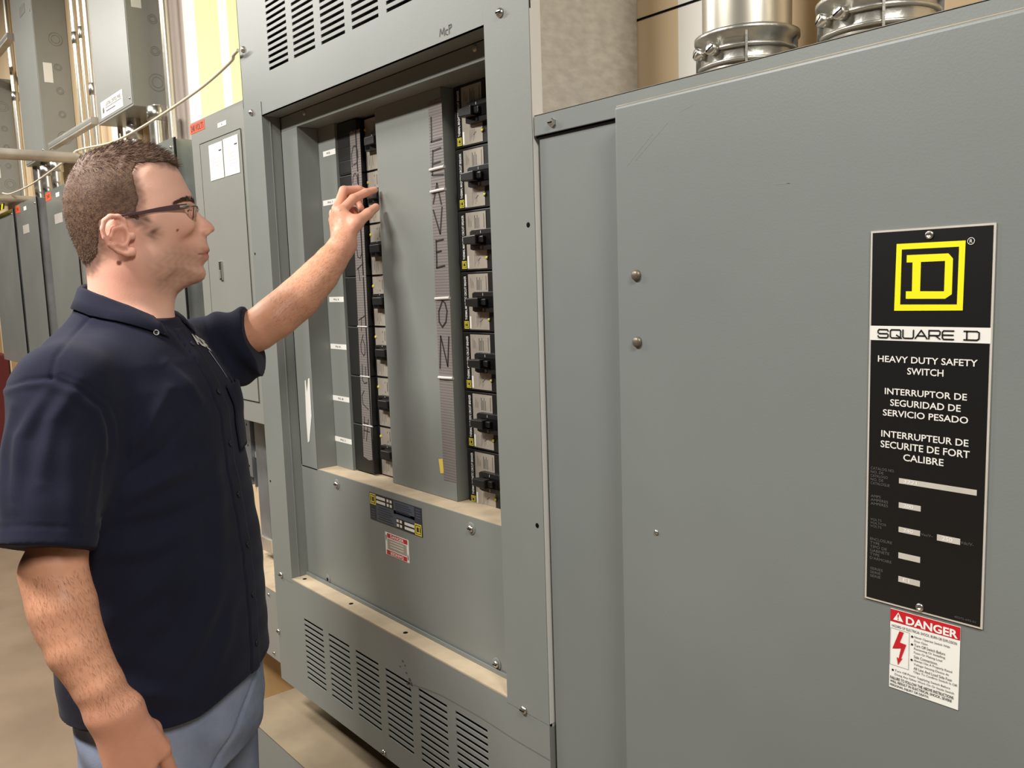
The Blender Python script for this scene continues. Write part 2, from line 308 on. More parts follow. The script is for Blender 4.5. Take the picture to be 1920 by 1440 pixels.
'bot':[(-6.3775,1.2088),(-6.248,1.1114),(-5.5345,1.3908),(-4.9259,1.4074)],
'U1lab':[(-3.6357,2.2987),(-3.3553,2.2944),(-3.3534,2.2337),(-3.6401,2.2388)],
'U1paper':[(-3.2115,2.5694),(-3.0779,2.5344),(-3.1029,2.5063),(-3.2191,2.5429)],
'U2lab':[(-4.8748,2.955),(-4.7565,2.9644),(-4.7536,2.9194),(-4.8675,2.918)],
}# ------------------------------------------------------------------ setting
YW = 1.146
def struct(name, b, **k):
    o = b.build(name, **k); o['kind'] = 'structure'; return o
b = MB(); b.box(-14, 5, -8, YW + .1, -.1, 0, CONC); struct('floor', b)
b = MB(); b.box(-14, 5, -8, YW + .1, 3.6, 3.7, CEIL); struct('ceiling', b)
b = MB()
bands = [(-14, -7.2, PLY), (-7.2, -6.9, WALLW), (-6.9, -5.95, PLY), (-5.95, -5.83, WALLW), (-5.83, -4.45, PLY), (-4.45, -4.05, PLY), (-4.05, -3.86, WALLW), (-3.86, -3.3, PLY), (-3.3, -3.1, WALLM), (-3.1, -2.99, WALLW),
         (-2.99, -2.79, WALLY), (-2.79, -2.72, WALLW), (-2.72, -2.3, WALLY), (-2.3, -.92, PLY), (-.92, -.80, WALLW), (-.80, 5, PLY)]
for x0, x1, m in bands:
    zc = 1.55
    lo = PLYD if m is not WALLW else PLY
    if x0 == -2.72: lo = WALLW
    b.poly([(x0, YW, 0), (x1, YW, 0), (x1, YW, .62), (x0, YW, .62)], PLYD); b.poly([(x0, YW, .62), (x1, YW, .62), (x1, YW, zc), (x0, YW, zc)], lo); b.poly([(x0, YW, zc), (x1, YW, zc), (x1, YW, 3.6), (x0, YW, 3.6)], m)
b.box(-14, 5, YW + .0005, YW + .1, 0, 3.6, PLY, ['+y', '+z', '-z', '+x', '-x'])
b.box(-1.25, -.86, YW - .0012, YW - .0002, 1.983, 1.9865, BLACKG)            # seam between plywood sheets
struct('wall_back', b, recalc=False)
b = MB(); b.box(-14.1, -14, -8, YW, 0, 3.6, HALLW); struct('wall_left', b)
b = MB(); b.box(5, 5.1, -8, YW, 0, 3.6, HALLW); struct('wall_right', b)
b = MB(); b.box(-14, 5, -8.1, -8, 0, 3.6, HALLW); struct('wall_front', b)

# ------------------------------------------------------------------ main panelboard
XL, XR, XO, XI = -2.076, -1.0065, -1.971, -1.1165      # outer left/right, opening left/right
YF, YC, YP = 0.900, 0.945, 0.9985
ZT, ZB, ZO, ZL, ZK = 2.42, 0.520, 1.9625, 0.8215, 1.1095
mcp = thing('panelboard', 'large grey panelboard with vented covers and two columns of circuit breakers, man in front', 'panelboard', loc=((XL + XR) / 2, YW - .12, ZB))
mo = Vector(mcp.location)
class PB(MB):
    def build(self, name, parent, **k):
        self.v = [(x - mo.x, y - mo.y, z - mo.z) for x, y, z in self.v]; return MB.build(self, name, parent, **k)
def mscrew(x, y, z, r=.0075, parent=mcp, **k):
    s = screw(parent, x - mo.x, y - mo.y, z - mo.z, r, **k); return s
b = PB(); b.box(XL + .004, XR - .001, YF + .006, YW - .001, ZB + .004, ZT - .002, GALV, ['-x', '+x', '+y', '-z', '+z'])
b.box(XL + .006, XR - .003, YW - .004, YW - .002, ZB + .006, ZT - .004, BLACKG); b.build('enclosure', mcp, recalc=False)
slots_x = [-1.916 + .1277 * k for k in range(6)]; sw = .0995
def vent_xs():
    xs = []
    for a in slots_x: xs += [a, a + sw]
    return xs
# top vented cover
xs = [XL] + vent_xs() + [XR]
zs = [ZO]; zb = 2.0555
for k in range(13): zs += [zb + .01375 * k, zb + .01375 * k + .0068]
zs += [ZT]
b = PB(); grid_plate(b, xs, zs, lambda i, j: i % 2 == 1 and j % 2 == 1 and 1 <= i <= 11, YF, YF + .0025, PAINT)
b.box(XL, XL + .0025, YF, YF + .03, ZO, ZT, PAINT); b.box(XO, XI, YF, YC, ZO, ZO + .0025, PAINT)
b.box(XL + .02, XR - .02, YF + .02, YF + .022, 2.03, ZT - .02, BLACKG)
top = b.build('top_vent_cover', mcp)
b = PB()
for st in T['mcp']: b.stroke(st, .0017, .8993, MARKER)
b.build('handwritten_note', top, recalc=False)['label'] = 'handwritten letters MCP in black marker'
# side trims with their returns
b = PB(); b.box(XL, XO, YF - .0015, YF, ZL - .012, 1.996, PAINT); b.box(XO - .0025, XO, YF, YC, ZL - .002, ZO, PAINT)
b.box(XO - .004, XO + .0012, YF + .018, YF + .020, ZL, ZO - .003, PAINT)
b.box(XL, XL + .002, YF, YF + .02, ZL, 1.99, PAINT)
for z in (1.642, 1.06): b.lathe((-2.0615, YF - .0016, z), (0, -1, 0), [(.0035, 0), (.003, .0004)], BLACKG, 10)
b.build('left_trim', mcp, bevel=.0012)
b = PB(); b.box(XI, XR, YF - .0015, YF, ZL - .012, 1.996, PAINT); b.box(XI, XI + .0025, YF, YC + .06, ZL - .002, ZO, PAINT)
b.box(XR - .0025, XR, YF, YF + .022, ZL - .01, ZT, EDGEHI)  # side face takes the painted highlight colour
for z in (1.639, 1.152): b.lathe((-1.022, YF - .0016, z), (0, -1, 0), [(.0045, 0), (.004, .0004)], BLACKG, 10)
b.build('right_trim', mcp, bevel=.0012)
for x, z in ((-2.0245, 1.979), (-1.0735, 1.972), (-2.032, .8165), (-1.071, .8135)): mscrew(x, YF - .0015, z, .0078)
# hood lip under the opening top, set back
b = PB(); b.box(XO + .003, XI, YC, YC + .003, 1.9290, ZO - .001, PAINT); b.box(XO + .003, XI, YC, 1.06, 1.9285, 1.9310, PAINT)
b.build('hood_lip', mcp, bevel=.0015)
for x, z in ((-1.8424, 1.9522), (-1.1997, 1.9525)): mscrew(x, YC, z, .006, m=PIPEM, slot=False)
# dead front pans
b = PB(); xr = -1.886; b.box(XO + .002, xr, YC, YC + .002, ZK - .004, 1.9285, PAINT)
b.box(xr - .002, xr, YC, YP, ZK, 1.9285, PAINT); b.box(xr - .002, -1.8035, YP, YP + .002, ZK, 1.9285, PAINT)
b.box(-1.8055, -1.8035, YP, YP + .04, ZK, 1.9285, PAINT)
pan = b.build('left_pan', mcp, bevel=.0012)
for i in range(6):
    q = T['strip%d' % i]; b = PB(); b.box(q[0][0], -1.8045, YP - .0006, YP - .0001, (q[0][1] + q[3][1]) / 2 - .0062, (q[0][1] + q[3][1]) / 2 + .0062, WHITE)
    zc = (q[0][1] + q[3][1]) / 2; xa = q[0][0] * .5 - 1.8045 * .5
    if i == 0: b.text('MCB', xa - .012, xa + .004, zc - .0022, zc + .0022, YP - .0009, INK)
    else: b.text(('PNL 7', 'PNL 8', 'PNL 4A', 'PNL 4B1', 'PNL 5')[i - 1][0:6], xa - .013, xa + .012, zc - .0022, zc + .0022, YP - .0009, INK)
    b.build('label_strip', pan)['label'] = 'small white printed label strip'
b = PB(); b.flat(T['torn'], YC - .0008, WHITE); b.build('torn_label', pan, recalc=False)['label'] = 'torn remnant of a white label'
b = PB(); b.box(-1.619, -1.3745, .9945, .9965, ZK + .0005, 1.9285, PAINT); b.box(-1.3765, -1.3745, .9945, 1.05, ZK + .0005, 1.9285, PAINT); b.box(-1.619, -1.617, .9945, 1.05, ZK + .0005, 1.9285, PAINT)
cc = b.build('centre_cover', mcp, bevel=.0014)
b = PB(); tx = [(-1.4175, 1.905), (-1.408, 1.9065), (-1.400, 1.9045), (-1.392, 1.9075), (-1.382, 1.906), (-1.3725, 1.9085), (-1.3715, 1.5), (-1.3735, 1.150), (-1.4185, 1.1485), (-1.4205, 1.5)]
b.prism(tx, .9938, .9944, TAPEM)
for zc in (1.776, 1.7335, 1.5223, 1.3622): b.tube([(-1.4205, .9935, zc), (-1.396, .9925, zc + .0006), (-1.3715, .9935, zc + .0012)], .0032, TAPEC, 8)
tp = b.build('duct_tape', cc); tp['label'] = 'grey duct tape strip with LEAVE ON handwritten downwards'
b = PB()
for st in T['leave1'] + T['leave2']: b.stroke(st, .0032, .9930, MARKER)
b.build('handwriting', cc, recalc=False)['label'] = 'black marker letters LEAVE ON'
b = PB(); b.flat(T['sticky'], .9938, STICKY); b.build('paper_scrap', cc, recalc=False)['label'] = 'small yellow paper scrap'
b = PB(); b.box(XO + .002, XI + .0005, .99, YW - .03, ZK - .0035, ZK, DUST); b.box(XO + .002, XI, YC + .0024, 1.0, ZK - .0035, ZK + .0002, DUST)
b.box(-1.98, XI, 1.08, 1.082, 1.11, 1.93, BLACKG); b.build('dusty_ledge', mcp)['label'] = 'dust covered ledge below the breakers'
# lower cover
b = PB(); b.box(-1.973, XI + .0005, YC, YC + .0025, .824, ZK, PAINT)
b.box(-1.9765, -1.9735, YC - .0005, YC, .83, ZK + .06, BLACKG)
lc = b.build('lower_cover', mcp, bevel=.0016)
for x, z in ((-1.79, 1.0876), (-1.2648, 1.0871), (-1.2012, .8379)):
    b = PB(); b.lathe((x, YC, z), (0, -1, 0), [(.0125, 0), (.0118, .0012), (.009, .0013)], PAINT, 20); w_ = b.build('washer', lc); mscrew(x, YC - .0012, z, .0072, parent=w_)
b = PB(); b.lathe((-1.8657, YC, .8348), (0, -1, 0), [(.0125, 0), (.0118, .0012), (.005, .0013)], PAINT, 20); b.lathe((-1.8657, YC - .0014, .8348), (0, -1, 0), [(.0045, 0), (.004, .0004)], BLACKG, 12); b.build('washer', lc)
# rating label
b = PB(); lx0, lx1, lz0, lz1 = -1.640, -1.433, 1.0335, 1.0952; LW = lx1 - lx0; LH = lz1 - lz0; y = YC - .0008
b.box(lx0, lx1, y, YC - .0001, lz0, lz1, NAVYL)
def rb(a0, a1, c0, c1, m, k=1): b.flat([(lx0 + a0 * LW, lz0 + c0 * LH), (lx0 + a1 * LW, lz0 + c0 * LH), (lx0 + a1 * LW, lz0 + c1 * LH), (lx0 + a0 * LW, lz0 + c1 * LH)], y - .0001 * k, m)
def emblem(bb, x, z, w, h, yy, m, bk, flip=False):
    s = -1 if flip else 1; X = lambda a: x + w / 2 + s * (a - .5) * w; Zf = lambda c: z + h / 2 + s * (c - .5) * h
    q = lambda l, yv, mm: bb.flat([(X(a), Zf(c)) for a, c in l], yv, mm)
    q([(0, 0), (1, 0), (1, 1), (0, 1)], yy, m); q([(.11, .11), (.89, .11), (.89, .89), (.11, .89)], yy - .0001, bk)
    q([(.18, .18), (.72, .18), (.82, .27), (.82, .75), (.75, .83), (.18, .83), (.18, .71), (.27, .71), (.27, .30), (.18, .30)], yy - .0002, m)
    q([(.40, .30), (.71, .30), (.71, .71), (.40, .71)], yy - .0003, bk)
rb(.13, .87, .03, .62, NAVYL2); rb(.48, .87, .5, .97, NAVYL2)
rb(.13, .47, .63, .97, BLACKL, 2); rb(.53, .87, .03, .37, BLACKL, 2)
for (a0, a1) in ((.14, .32),):
    rb(a0, a1, .83, .93, WHITEP, 3); rb(a0, a1, .67, .77, WHITEP, 3); rb(.68, .86, .07, .17, WHITEP, 3); rb(.68, .86, .23, .33, WHITEP, 3)
for a in (.35, .41): rb(a, a + .04, .83, .93, WHITEP, 3); rb(a, a + .04, .67, .77, WHITEP, 3); rb(a + .18, a + .22, .07, .17, WHITEP, 3); rb(a + .18, a + .22, .23, .33, WHITEP, 3)
for k in range(6):
    rb(.16 + .02 * (k % 2), .46 - .03 * (k % 3), .10 + k * .085, .125 + k * .085, NAVYL, 4); rb(.52, .83 - .03 * (k % 3), .50 + k * .075, .525 + k * .075, NAVYL, 4)
for k in range(4): rb(.02, .10, .10 + k * .09, .13 + k * .09, GREYP, 4); rb(.90, .98, .62 + k * .09, .65 + k * .09, GREYP, 4)
emblem(b, lx0 + .002, lz0 + .58 * LH, .025, .0245, y - .0004, YELLOWD, BLACKL); emblem(b, lx1 - .027, lz0 + .02 * LH, .025, .0245, y - .0004, YELLOWD, BLACKL, True)
b.build('rating_label', lc, recalc=False)['label'] = 'dark blue rating label with yellow emblems'
b = PB(); dx0, dx1, dz0, dz1 = -1.581, -1.488, .9655, 1.0155
b.box(dx0, dx1, y, YC - .0001, dz0, dz1, WHITE); b.flat([(dx0 + .008, dz1 - .011), (dx1 - .004, dz1 - .011), (dx1 - .004, dz1 - .001), (dx0 + .008, dz1 - .001)], y - .0001, RED)
b.flat([(dx0 + .004, dz0 + .001), (dx1 - .008, dz0 + .001), (dx1 - .008, dz0 + .011), (dx0 + .004, dz0 + .011)], y - .0001, RED)
b.flat([(dx0 + .008, dz0 + .013), (dx1 - .008, dz0 + .013), (dx1 - .008, dz1 - .013), (dx0 + .008, dz1 - .013)], y - .0001, SILVER)
b.text('DANGER', dx0 + .022, dx1 - .018, dz1 - .0095, dz1 - .0025, y - .0003, WHITE, .02)
nv = len(b.v); b.text('DANGER', dx0 + .018, dx1 - .022, dz0 + .0025, dz0 + .0095, y - .0003, WHITE, .02)
cx_, cz_ = (dx0 + dx1 - .004) / 2, dz0 + .006
b.v[nv:] = [(2 * cx_ - px, py, 2 * cz_ - pz) for px, py, pz in b.v[nv:]]
for k in range(3): b.flat([(dx0 + .02, dz0 + .019 + .006 * k), (dx1 - .02, dz0 + .019 + .006 * k), (dx1 - .02, dz0 + .021 + .006 * k), (dx0 + .02, dz0 + .021 + .006 * k)], y - .0003, WHITEP)
for (bx_, bz_, s) in ((dx0 + .004, dz1 - .014, 1), (dx1 - .004, dz0 + .014, -1)): b.flat([(bx_ - .0015, bz_ + s * .008), (bx_ + .0015, bz_ + s * .008), (bx_ + .0012, bz_), (bx_ - .0012, bz_ - s * .006)], y - .0003, BLACKL)
b.build('danger_label', lc, recalc=False)['label'] = 'small red and white DANGER label'
# bottom vented cover
zs = [ZB]; zb = .5748
for k in range(12): zs += [zb + .01385 * k - .0004, zb + .01385 * k + .0062]
zs += [.8085]
b = PB(); grid_plate(b, xs, zs, lambda i, j: i % 2 == 1 and j % 2 == 1 and 1 <= i <= 11, YF - .0015, YF + .001, PAINT)
b.box(XL, XL + .0025, YF, YF + .03, ZB, .80, PAINT); b.box(XR - .0025, XR, YF + .001, YF + .022, ZB, .805, PAINT); b.box(XL, XR, YF, YF + .24, ZB, ZB + .0025, PAINT)
b.box(XO, XI, YF - .0015, YF + .001, .8085, ZL - .003, PAINT)
b.box(XO, XI, YF - .0015, YC + .012, ZL - .003, ZL, DUST); b.box(XO, XI, YC - .006, YC - .003, ZL, ZL + .008, PAINT)
for x in (-1.945, -1.71, -1.48, -1.135): b.lathe((x, .921, ZL), (0, 0, 1), [(.0055, 0), (.005, .0005)], BLACKG, 12)
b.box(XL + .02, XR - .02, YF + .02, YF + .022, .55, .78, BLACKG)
bc = b.build('bottom_vent_cover', mcp); bc['label'] = 'bottom cover with six columns of slots and a dusty top lip'
for sx_, sz_, sr in ((-1.4596, .7721, .004), (-1.4473, .7507, .0045), (-1.4362, .7394, .006), (-1.4712, .7565, .0035), (-1.445, .728, .0055), (-1.4377, .7214, .004), (-1.452, .765, .003), (-1.43, .7325, .007)):
    b = PB(); b.flat([(sx_ + sr * RNG.uniform(.5, 1.1) * math.cos(k * .7), sz_ + sr * RNG.uniform(.3, .8) * math.sin(k * .7)) for k in range(9)], YF - .0017, SCUFF); b.build('scuff', bc, recalc=False)
b = PB(); b.stroke([(-1.4228, .7330), (-1.37, .7415), (-1.3178, .7475), (-1.1985, .7502), (-1.1065, .7468), (-1.0086, .7475)], .0022, YF - .0017, SCUFFL); b.build('scratch', bc, recalc=False)
for x, z in ((-2.0872 + .014, .6512), (-1.5564, .5290)): mscrew(x, YF - .0015, z, .0068, parent=bc)

# ------------------------------------------------------------------ circuit breakers
def right_breaker():
    r = thing('circuit_breaker', '', 'circuit breaker', 'circuit breakers right of the centre cover', (-1.2625, 1.02, 0))
    X = lambda x: x + 1.2625
    b = MB(); b.box(X(-1.3685), .135, .0, .05, -.0578, .0578, BLACKP); b.build('case', r, bevel=.0012)
    b = MB(); y = -.0006; b.box(X(-1.3435), X(-1.281), y, -.00005, -.0545, .0535, SILVER)
    for k in range(3): b.flat([(X(-1.335) + .004 * k, .026), (X(-1.3342) + .004 * k, .026), (X(-1.3342) + .004 * k, .046 - .004 * k), (X(-1.335) + .004 * k, .046 - .004 * k)], y - .0001, INK)
    for k in range(4):
        x = X(-1.316) + .0042 * k; b.flat([(x, .022), (x + .0018, .022), (x + .0018, .047 - .005 * (k % 2)), (x, .047 - .005 * (k % 2))], y - .0001, INK if k < 2 else GREYP)
    b.flat([(X(-1.2875), .022), (X(-1.2860), .022), (X(-1.2860), .049), (X(-1.2875), .049)], y - .0001, INK)
    for k in range(5):
        x = X(-1.320) + .0035 * k; b.flat([(x, -.050 + .004 * (k % 3)), (x + .0008, -.050 + .004 * (k % 3)), (x + .0008, -.028), (x, -.028)], y - .0001, GREYP)
    b.flat([(X(-1.308), -.040), (X(-1.300), -.034), (X(-1.301), -.033), (X(-1.309), -.039)], y - .0002, INK)
    b.box(X(-1.3425), X(-1.3375), y - .0003, y, -.0525, -.029, WHITE)
    b.build('rating_plate', r)['label'] = 'silver rating plate'
    b = MB(); b.box(X(-1.361), X(-1.3437), -.0008, -.00005, -.0545, .0535, BLACKL)
    b.text('THERMAL MAGNETIC CIRCUIT BREAKER', X(-1.3565), X(-1.3495), -.036, .050, -.001, WHITEP, .015, rot=True)
    emblem(b, X(-1.3602), -.0535, .0145, .0150, -.001, YELLOWD, BLACKL); b.build('name_strip', r)['label'] = 'black name strip with white vertical lettering and yellow emblem'
    b = MB(); b.lathe((X(-1.281), -.0004, -.0345), (0, -1, 0), [(.0045, 0), (.004, .001)], BLACKL, 14); b.lathe((X(-1.281), -.0012, -.0345), (0, -1, 0), [(.0032, 0), (.0025, .0014)], YELLOWD, 14); b.build('test_button', r)['label'] = 'yellow push-to-trip button'
    b = MB(); b.prism([(X(-1.319), -.0175), (X(-1.319), .0160), (X(-1.313), .0190), (X(-1.232), .0190), (X(-1.232), -.0200), (X(-1.311), -.0200)], -.011, 0, BLACKP)
    b.text('O', X(-1.2870), X(-1.2825), -.0178, -.0125, -.0113, WHITEP, .02); b.text('I', X(-1.2855), X(-1.2845), .0115, .0165, -.0113, WHITEP, .02)
    b.box(X(-1.304), X(-1.240), -.0125, -.011, -.0105, .0105, BLACKG)
    h = b.build('handle_housing', r, bevel=.001)
    b = MB(); b.prism([(X(-1.3200), -.0082), (X(-1.3200), .0070), (X(-1.281), .0086), (X(-1.281), -.0098)], -.028, -.012, BLACKP)
    b.prism([(X(-1.300), -.006), (X(-1.300), .006), (X(-1.268), .006), (X(-1.268), -.006)], -.020, -.010, BLACKP); b.build('toggle_handle', h, bevel=.002)
    return r
ordw = ['Topmost', 'Second', 'Third', 'Fourth', 'Fifth', 'Sixth', 'Bottom']
R0 = right_breaker()
for i in range(7):
    lab = ['topmost breaker of the fully visible right column, its label in shadow under the hood', 'second breaker from the top in the right column, beside the tape letter E',
           'third breaker from the top in the right column, beside the tape letter V', 'fourth breaker down the right column, beside the tape letter O',
           'fifth breaker down the right column, beside the tape letter N', 'sixth breaker down the right column, second from the dusty ledge', 'lowest breaker of the right column, standing on the dusty ledge'][i]
    z = 1.1020 + .118 * (6 - i) + .059
    o = R0 if i == 0 else dup(R0, lab, loc=(-1.2625, 1.02, z))
    if i == 0: o['label'] = lab; o.location.z = z
    else: pass
def left_breaker():
    r = thing('circuit_breaker', '', 'circuit breaker', 'circuit breakers left of the centre cover', (-1.72, 1.02, 0)); X = lambda x: x + 1.72
    b = MB(); b.box(X(-1.8020), X(-1.7215), -.016, .05, -.0572, .0572, FILLER); b.box(X(-1.7190), X(-1.7130), -.018, .05, -.0572, .0572, BLACKP); b.box(X(-1.7215), X(-1.5), 0, .05, -.0575, .0575, BLACKP); b.build('case', r, bevel=.0018)
    b = MB(); b.box(X(-1.8015), X(-1.7220), -.0164, -.0155, .0553, .0566, FILLE); b.build('edge', r)
    b = MB(); y = -.0006; b.box(X(-1.7045), X(-1.625), y, 0, -.0555, .0555, SILVER)
    for k in range(4):
        x = X(-1.700) + .0075 * k; b.flat([(x, -.052 + .006 * (k % 2)), (x + .0012, -.052 + .006 * (k % 2)), (x + .0012, -.022), (x, -.022)], y - .0001, INK if k % 2 else GREYP)
    b.flat([(X(-1.664), .026), (X(-1.662), .026), (X(-1.662), .048), (X(-1.664), .048)], y - .0001, INK); b.flat([(X(-1.674), .022), (X(-1.672), .022), (X(-1.672), .026), (X(-1.674), .026)], y - .0001, INK); b.flat([(X(-1.674), .044), (X(-1.672), .044), (X(-1.672), .048), (X(-1.674), .048)], y - .0001, INK)
    b.build('rating_plate', r)['label'] = 'silver rating plate'
    b = MB(); b.lathe((X(-1.7025), -.0008, .034), (0, -1, 0), [(.004, 0), (.003, .0016)], YELLOWD, 12); b.build('test_button', r)['label'] = 'yellow push-to-trip button'
    b = MB(); b.prism([(X(-1.6880), -.0165), (X(-1.6880), .0165), (X(-1.60), .0180), (X(-1.60), -.0180)], -.012, 0, BLACKP)
    for k in range(4): b.box(X(-1.684) + .004 * k, X(-1.682) + .004 * k, -.0128, -.012, -.013, .012, BLACKG)
    b.lathe((X(-1.6575), -.0122, .0150), (0, -1, 0), [(.0011, 0), (.001, .0004)], WHITEP, 8)
    h = b.build('handle_housing', r, bevel=.001)
    b = MB(); b.box(X(-1.668), X(-1.628), -.026, -.011, -.007, .009, BLACKP); b.box(X(-1.664), X(-1.632), -.0262, -.025, .0075, .0092, GREYP); b.build('toggle_handle', h, bevel=.002)
    return r
L0 = left_breaker()
for i in range(7):
    lab = ['topmost breaker of the left column, above the hand, under the hood', 'breaker in the left column whose handle the man pinches', 'breaker in the left column just below the hand',
           'fourth breaker down the left column, beside the taped strip below the forearm', 'fifth breaker down the left column, third above the ledge', 'sixth breaker down the left column, second above the ledge', 'lowest breaker of the left column, standing on the dusty ledge'][i]
    z = 1.1113 + .116 * (6 - i) + .058
    if i == 0: L0['label'] = lab; L0.location.z = z
    else: dup(L0, lab, loc=(-1.72, 1.02, z))
for k in range(4):
    b = PB(); b.box(-1.8022, -1.7213, 1.0035, 1.008, 1.8115 + .0285 * k, 1.8115 + .0275 * (k + 1) + .001 * k, FILLER); b.build('blank_filler', mcp, bevel=.0012)
# tape across the left breakers
tl = thing('duct_tape', 'grey duct tape strip with handwriting stuck over the black blocks of the left breakers', 'tape', loc=(-1.73, 1.0, 1.52))
b = MB(); P0 = Vector((-1.73, 1.0, 1.52)); yy = 1.0032
sub = lambda l: [(x - P0.x, z - P0.z) for x, z in l]
b.prism(sub([(-1.7430, 1.8985), (-1.735, 1.9010), (-1.727, 1.8975), (-1.717, 1.9015), (-1.708, 1.8985), (-1.6985, 1.9005), (-1.7060, 1.5), (-1.7145, 1.1478), (-1.7350, 1.1440), (-1.7590, 1.1500), (-1.7510, 1.5)]), yy - 1.0 - .0004, yy - 1.0, TAPEM)
for zc in (1.4595, 1.3430, 1.2270): b.tube([(-1.755 - P0.x + .001, yy - 1.0, zc - P0.z), (-1.71 - P0.x, yy - 1.0 - .001, zc - P0.z)], .0018, TAPEC, 6)
b.build('tape', tl)
b = MB()
for st in T['doL'] + T['doL2'] + T['doL3']: b.stroke(sub([(x * 1.0032, 1.55 + (z - 1.55) * 1.0032) for x, z in st]), .0022, yy - 1.0 - .0008, MARKER)
b.build('handwriting', tl, recalc=False)['label'] = 'black marker letters written down the tape'

# ------------------------------------------------------------------ low equipment base
eb = thing('equipment_base', 'low grey steel equipment base with a dusty top, under the large panelboard', 'equipment base', loc=(-1.4, .98, 0))
b = MB(); b.box(-.79, 1.2, -.158, .165, .0, .416, PAINT); b.build('body', eb, bevel=.004)
b = MB(); b.box(-.792, 1.2, -.160, .165, .4165, .420, DUST2); b.build('dusty_top', eb, bevel=.001)['label'] = 'dust covered top'
# ------------------------------------------------------------------ safety switch
YS, YD = .900, .874
sx = thing('safety_switch', 'big grey heavy duty safety switch with a black nameplate, nearest on the right', 'safety switch', loc=(-.45, 1.02, .5)); so = Vector(sx.location)
class SB(MB):
    def build(self, name, parent, **k):
        self.v = [(x - so.x, y - so.y, z - so.z) for x, y, z in self.v]; return MB.build(self, name, parent, **k)
b = SB(); b.box(-1.0, .12, YS + .006, YW - .002, .45, 1.8005, PAINTS); b.build('enclosure', sx, bevel=.003)
b = SB(); b.box(-1.0035, .124, YS, YS + .0035, 1.772, 1.8035, PAINTS); b.box(-1.0035, .124, YS, YS + .05, 1.8005, 1.8035, DUSTEDGE)
fl = b.build('top_flange', sx, bevel=.001)
b = SB(); b.box(-1.003, .12, YS + .0035, YS + .006, 1.7685, 1.772, BLACKG); b.build('flange_gap', sx)
b = SB(); b.lathe((-.9616, YS, 1.786), (0, -1, 0), [(.0072, 0), (.0072, .002), (.0055, .0035), (.005, .0062), (.0005, .0064)], STEEL, 6, smooth=False); b.box(-.9616 - .0045, -.9616 + .0045, YS - .0068, YS - .0055, 1.7852, 1.7868, BLACKG)
b.build('screw', fl)
b = SB(); b.box(-.8125, .09, YD, YS - .001, .47, 1.7808, PAINTS); dr = b.build('door', sx, bevel=.0045, segs=3)
b = SB(); b.box(-.8105, .088, YD + .003, YD + .02, 1.7806, 1.7816, DUSTEDGE); b.build('dusty_edge', dr)['label'] = 'dusty top edge of the door'
for z in (1.554, 1.464):
    b = SB(); b.lathe((-.7762, YD, z), (0, -1, 0), [(.0078, 0), (.0078, .0012), (.0068, .0034), (.0042, .0052), (.0005, .0058)], RIVET, 18); b.build('rivet', dr)
b = SB(); b.lathe((-.747, YD, 1.2033), (0, -1, 0), [(.0036, 0), (.0034, .0014), (.0005, .002)], STEEL, 12); b.build('screw', dr)
for p, q in (((-.5632, 1.6512), (-.5450, 1.6508)), ((-.5525, 1.6515), (-.5440, 1.6505)), ((-.79, 1.70), (-.745, 1.735)), ((-.775, 1.705), (-.72, 1.745)), ((-.74, 1.1), (-.72, 1.085)), ((-.70, 1.755), (-.68, 1.76)), ((-.805, 1.742), (-.802, 1.7415)), ((-.86, 1.32), (-.857, 1.318)), ((-.20, 1.73), (-.16, 1.737))):
    yv = YD if p[0] > -.81 else YS + .006
    b = SB(); b.stroke([p, q], .0004, yv - .0002, PAINTL); b.build('scratch', dr, recalc=False)
# nameplate
b = SB(); nx0, nx1, nz0, nz1 = -.4485, -.3266, 1.1915, 1.5908; y = YD - .0015
b.box(nx0, nx1, y, YD - .0002, nz0, nz1, PLATEF); b.flat([(nx0 + .002, nz0 + .002), (nx1 - .002, nz0 + .002), (nx1 - .002, nz1 - .002), (nx0 + .002, nz1 - .002)], y - .0002, BLACKL)
b.flat([(nx0 + .001, 1.4768), (nx1 - .001, 1.4768), (nx1 - .001, 1.4919), (nx0 + .001, 1.4919)], y - .0003, WHITEP)
for k in range(1, 7):
    q = T['np_b%d' % k]; b.flat([(q[0][0], q[3][1]), (q[1][0], q[3][1]), (q[1][0], q[0][1]), (q[0][0], q[0][1])], y - .0004, PLATEF)
npl = b.build('nameplate', dr, recalc=False); npl['label'] = 'tall black nameplate with yellow emblem and white lettering'
b = SB(); yy = y - .0006
b.flat(T['np_logo_out'], yy, YELLOW); b.flat([(-.4152, 1.5702), (-.3592, 1.5702), (-.3597, 1.5143), (-.4157, 1.5143)], yy - .0001, BLACKL)
b.flat([(x, z) for x, z in T['np_D_out']], yy - .0002, YELLOW); b.flat(T['np_D_in'], yy - .0003, BLACKL)
b.build('emblem', npl, recalc=False)['label'] = 'yellow square emblem'
b = SB()
def ft(key, s, m, bold=0.0):
    q = T['np_' + key]; b.text(s, (q[0][0] + q[3][0]) / 2, (q[1][0] + q[2][0]) / 2, (q[2][1] + q[3][1]) / 2, (q[0][1] + q[1][1]) / 2, yy, m, bold)
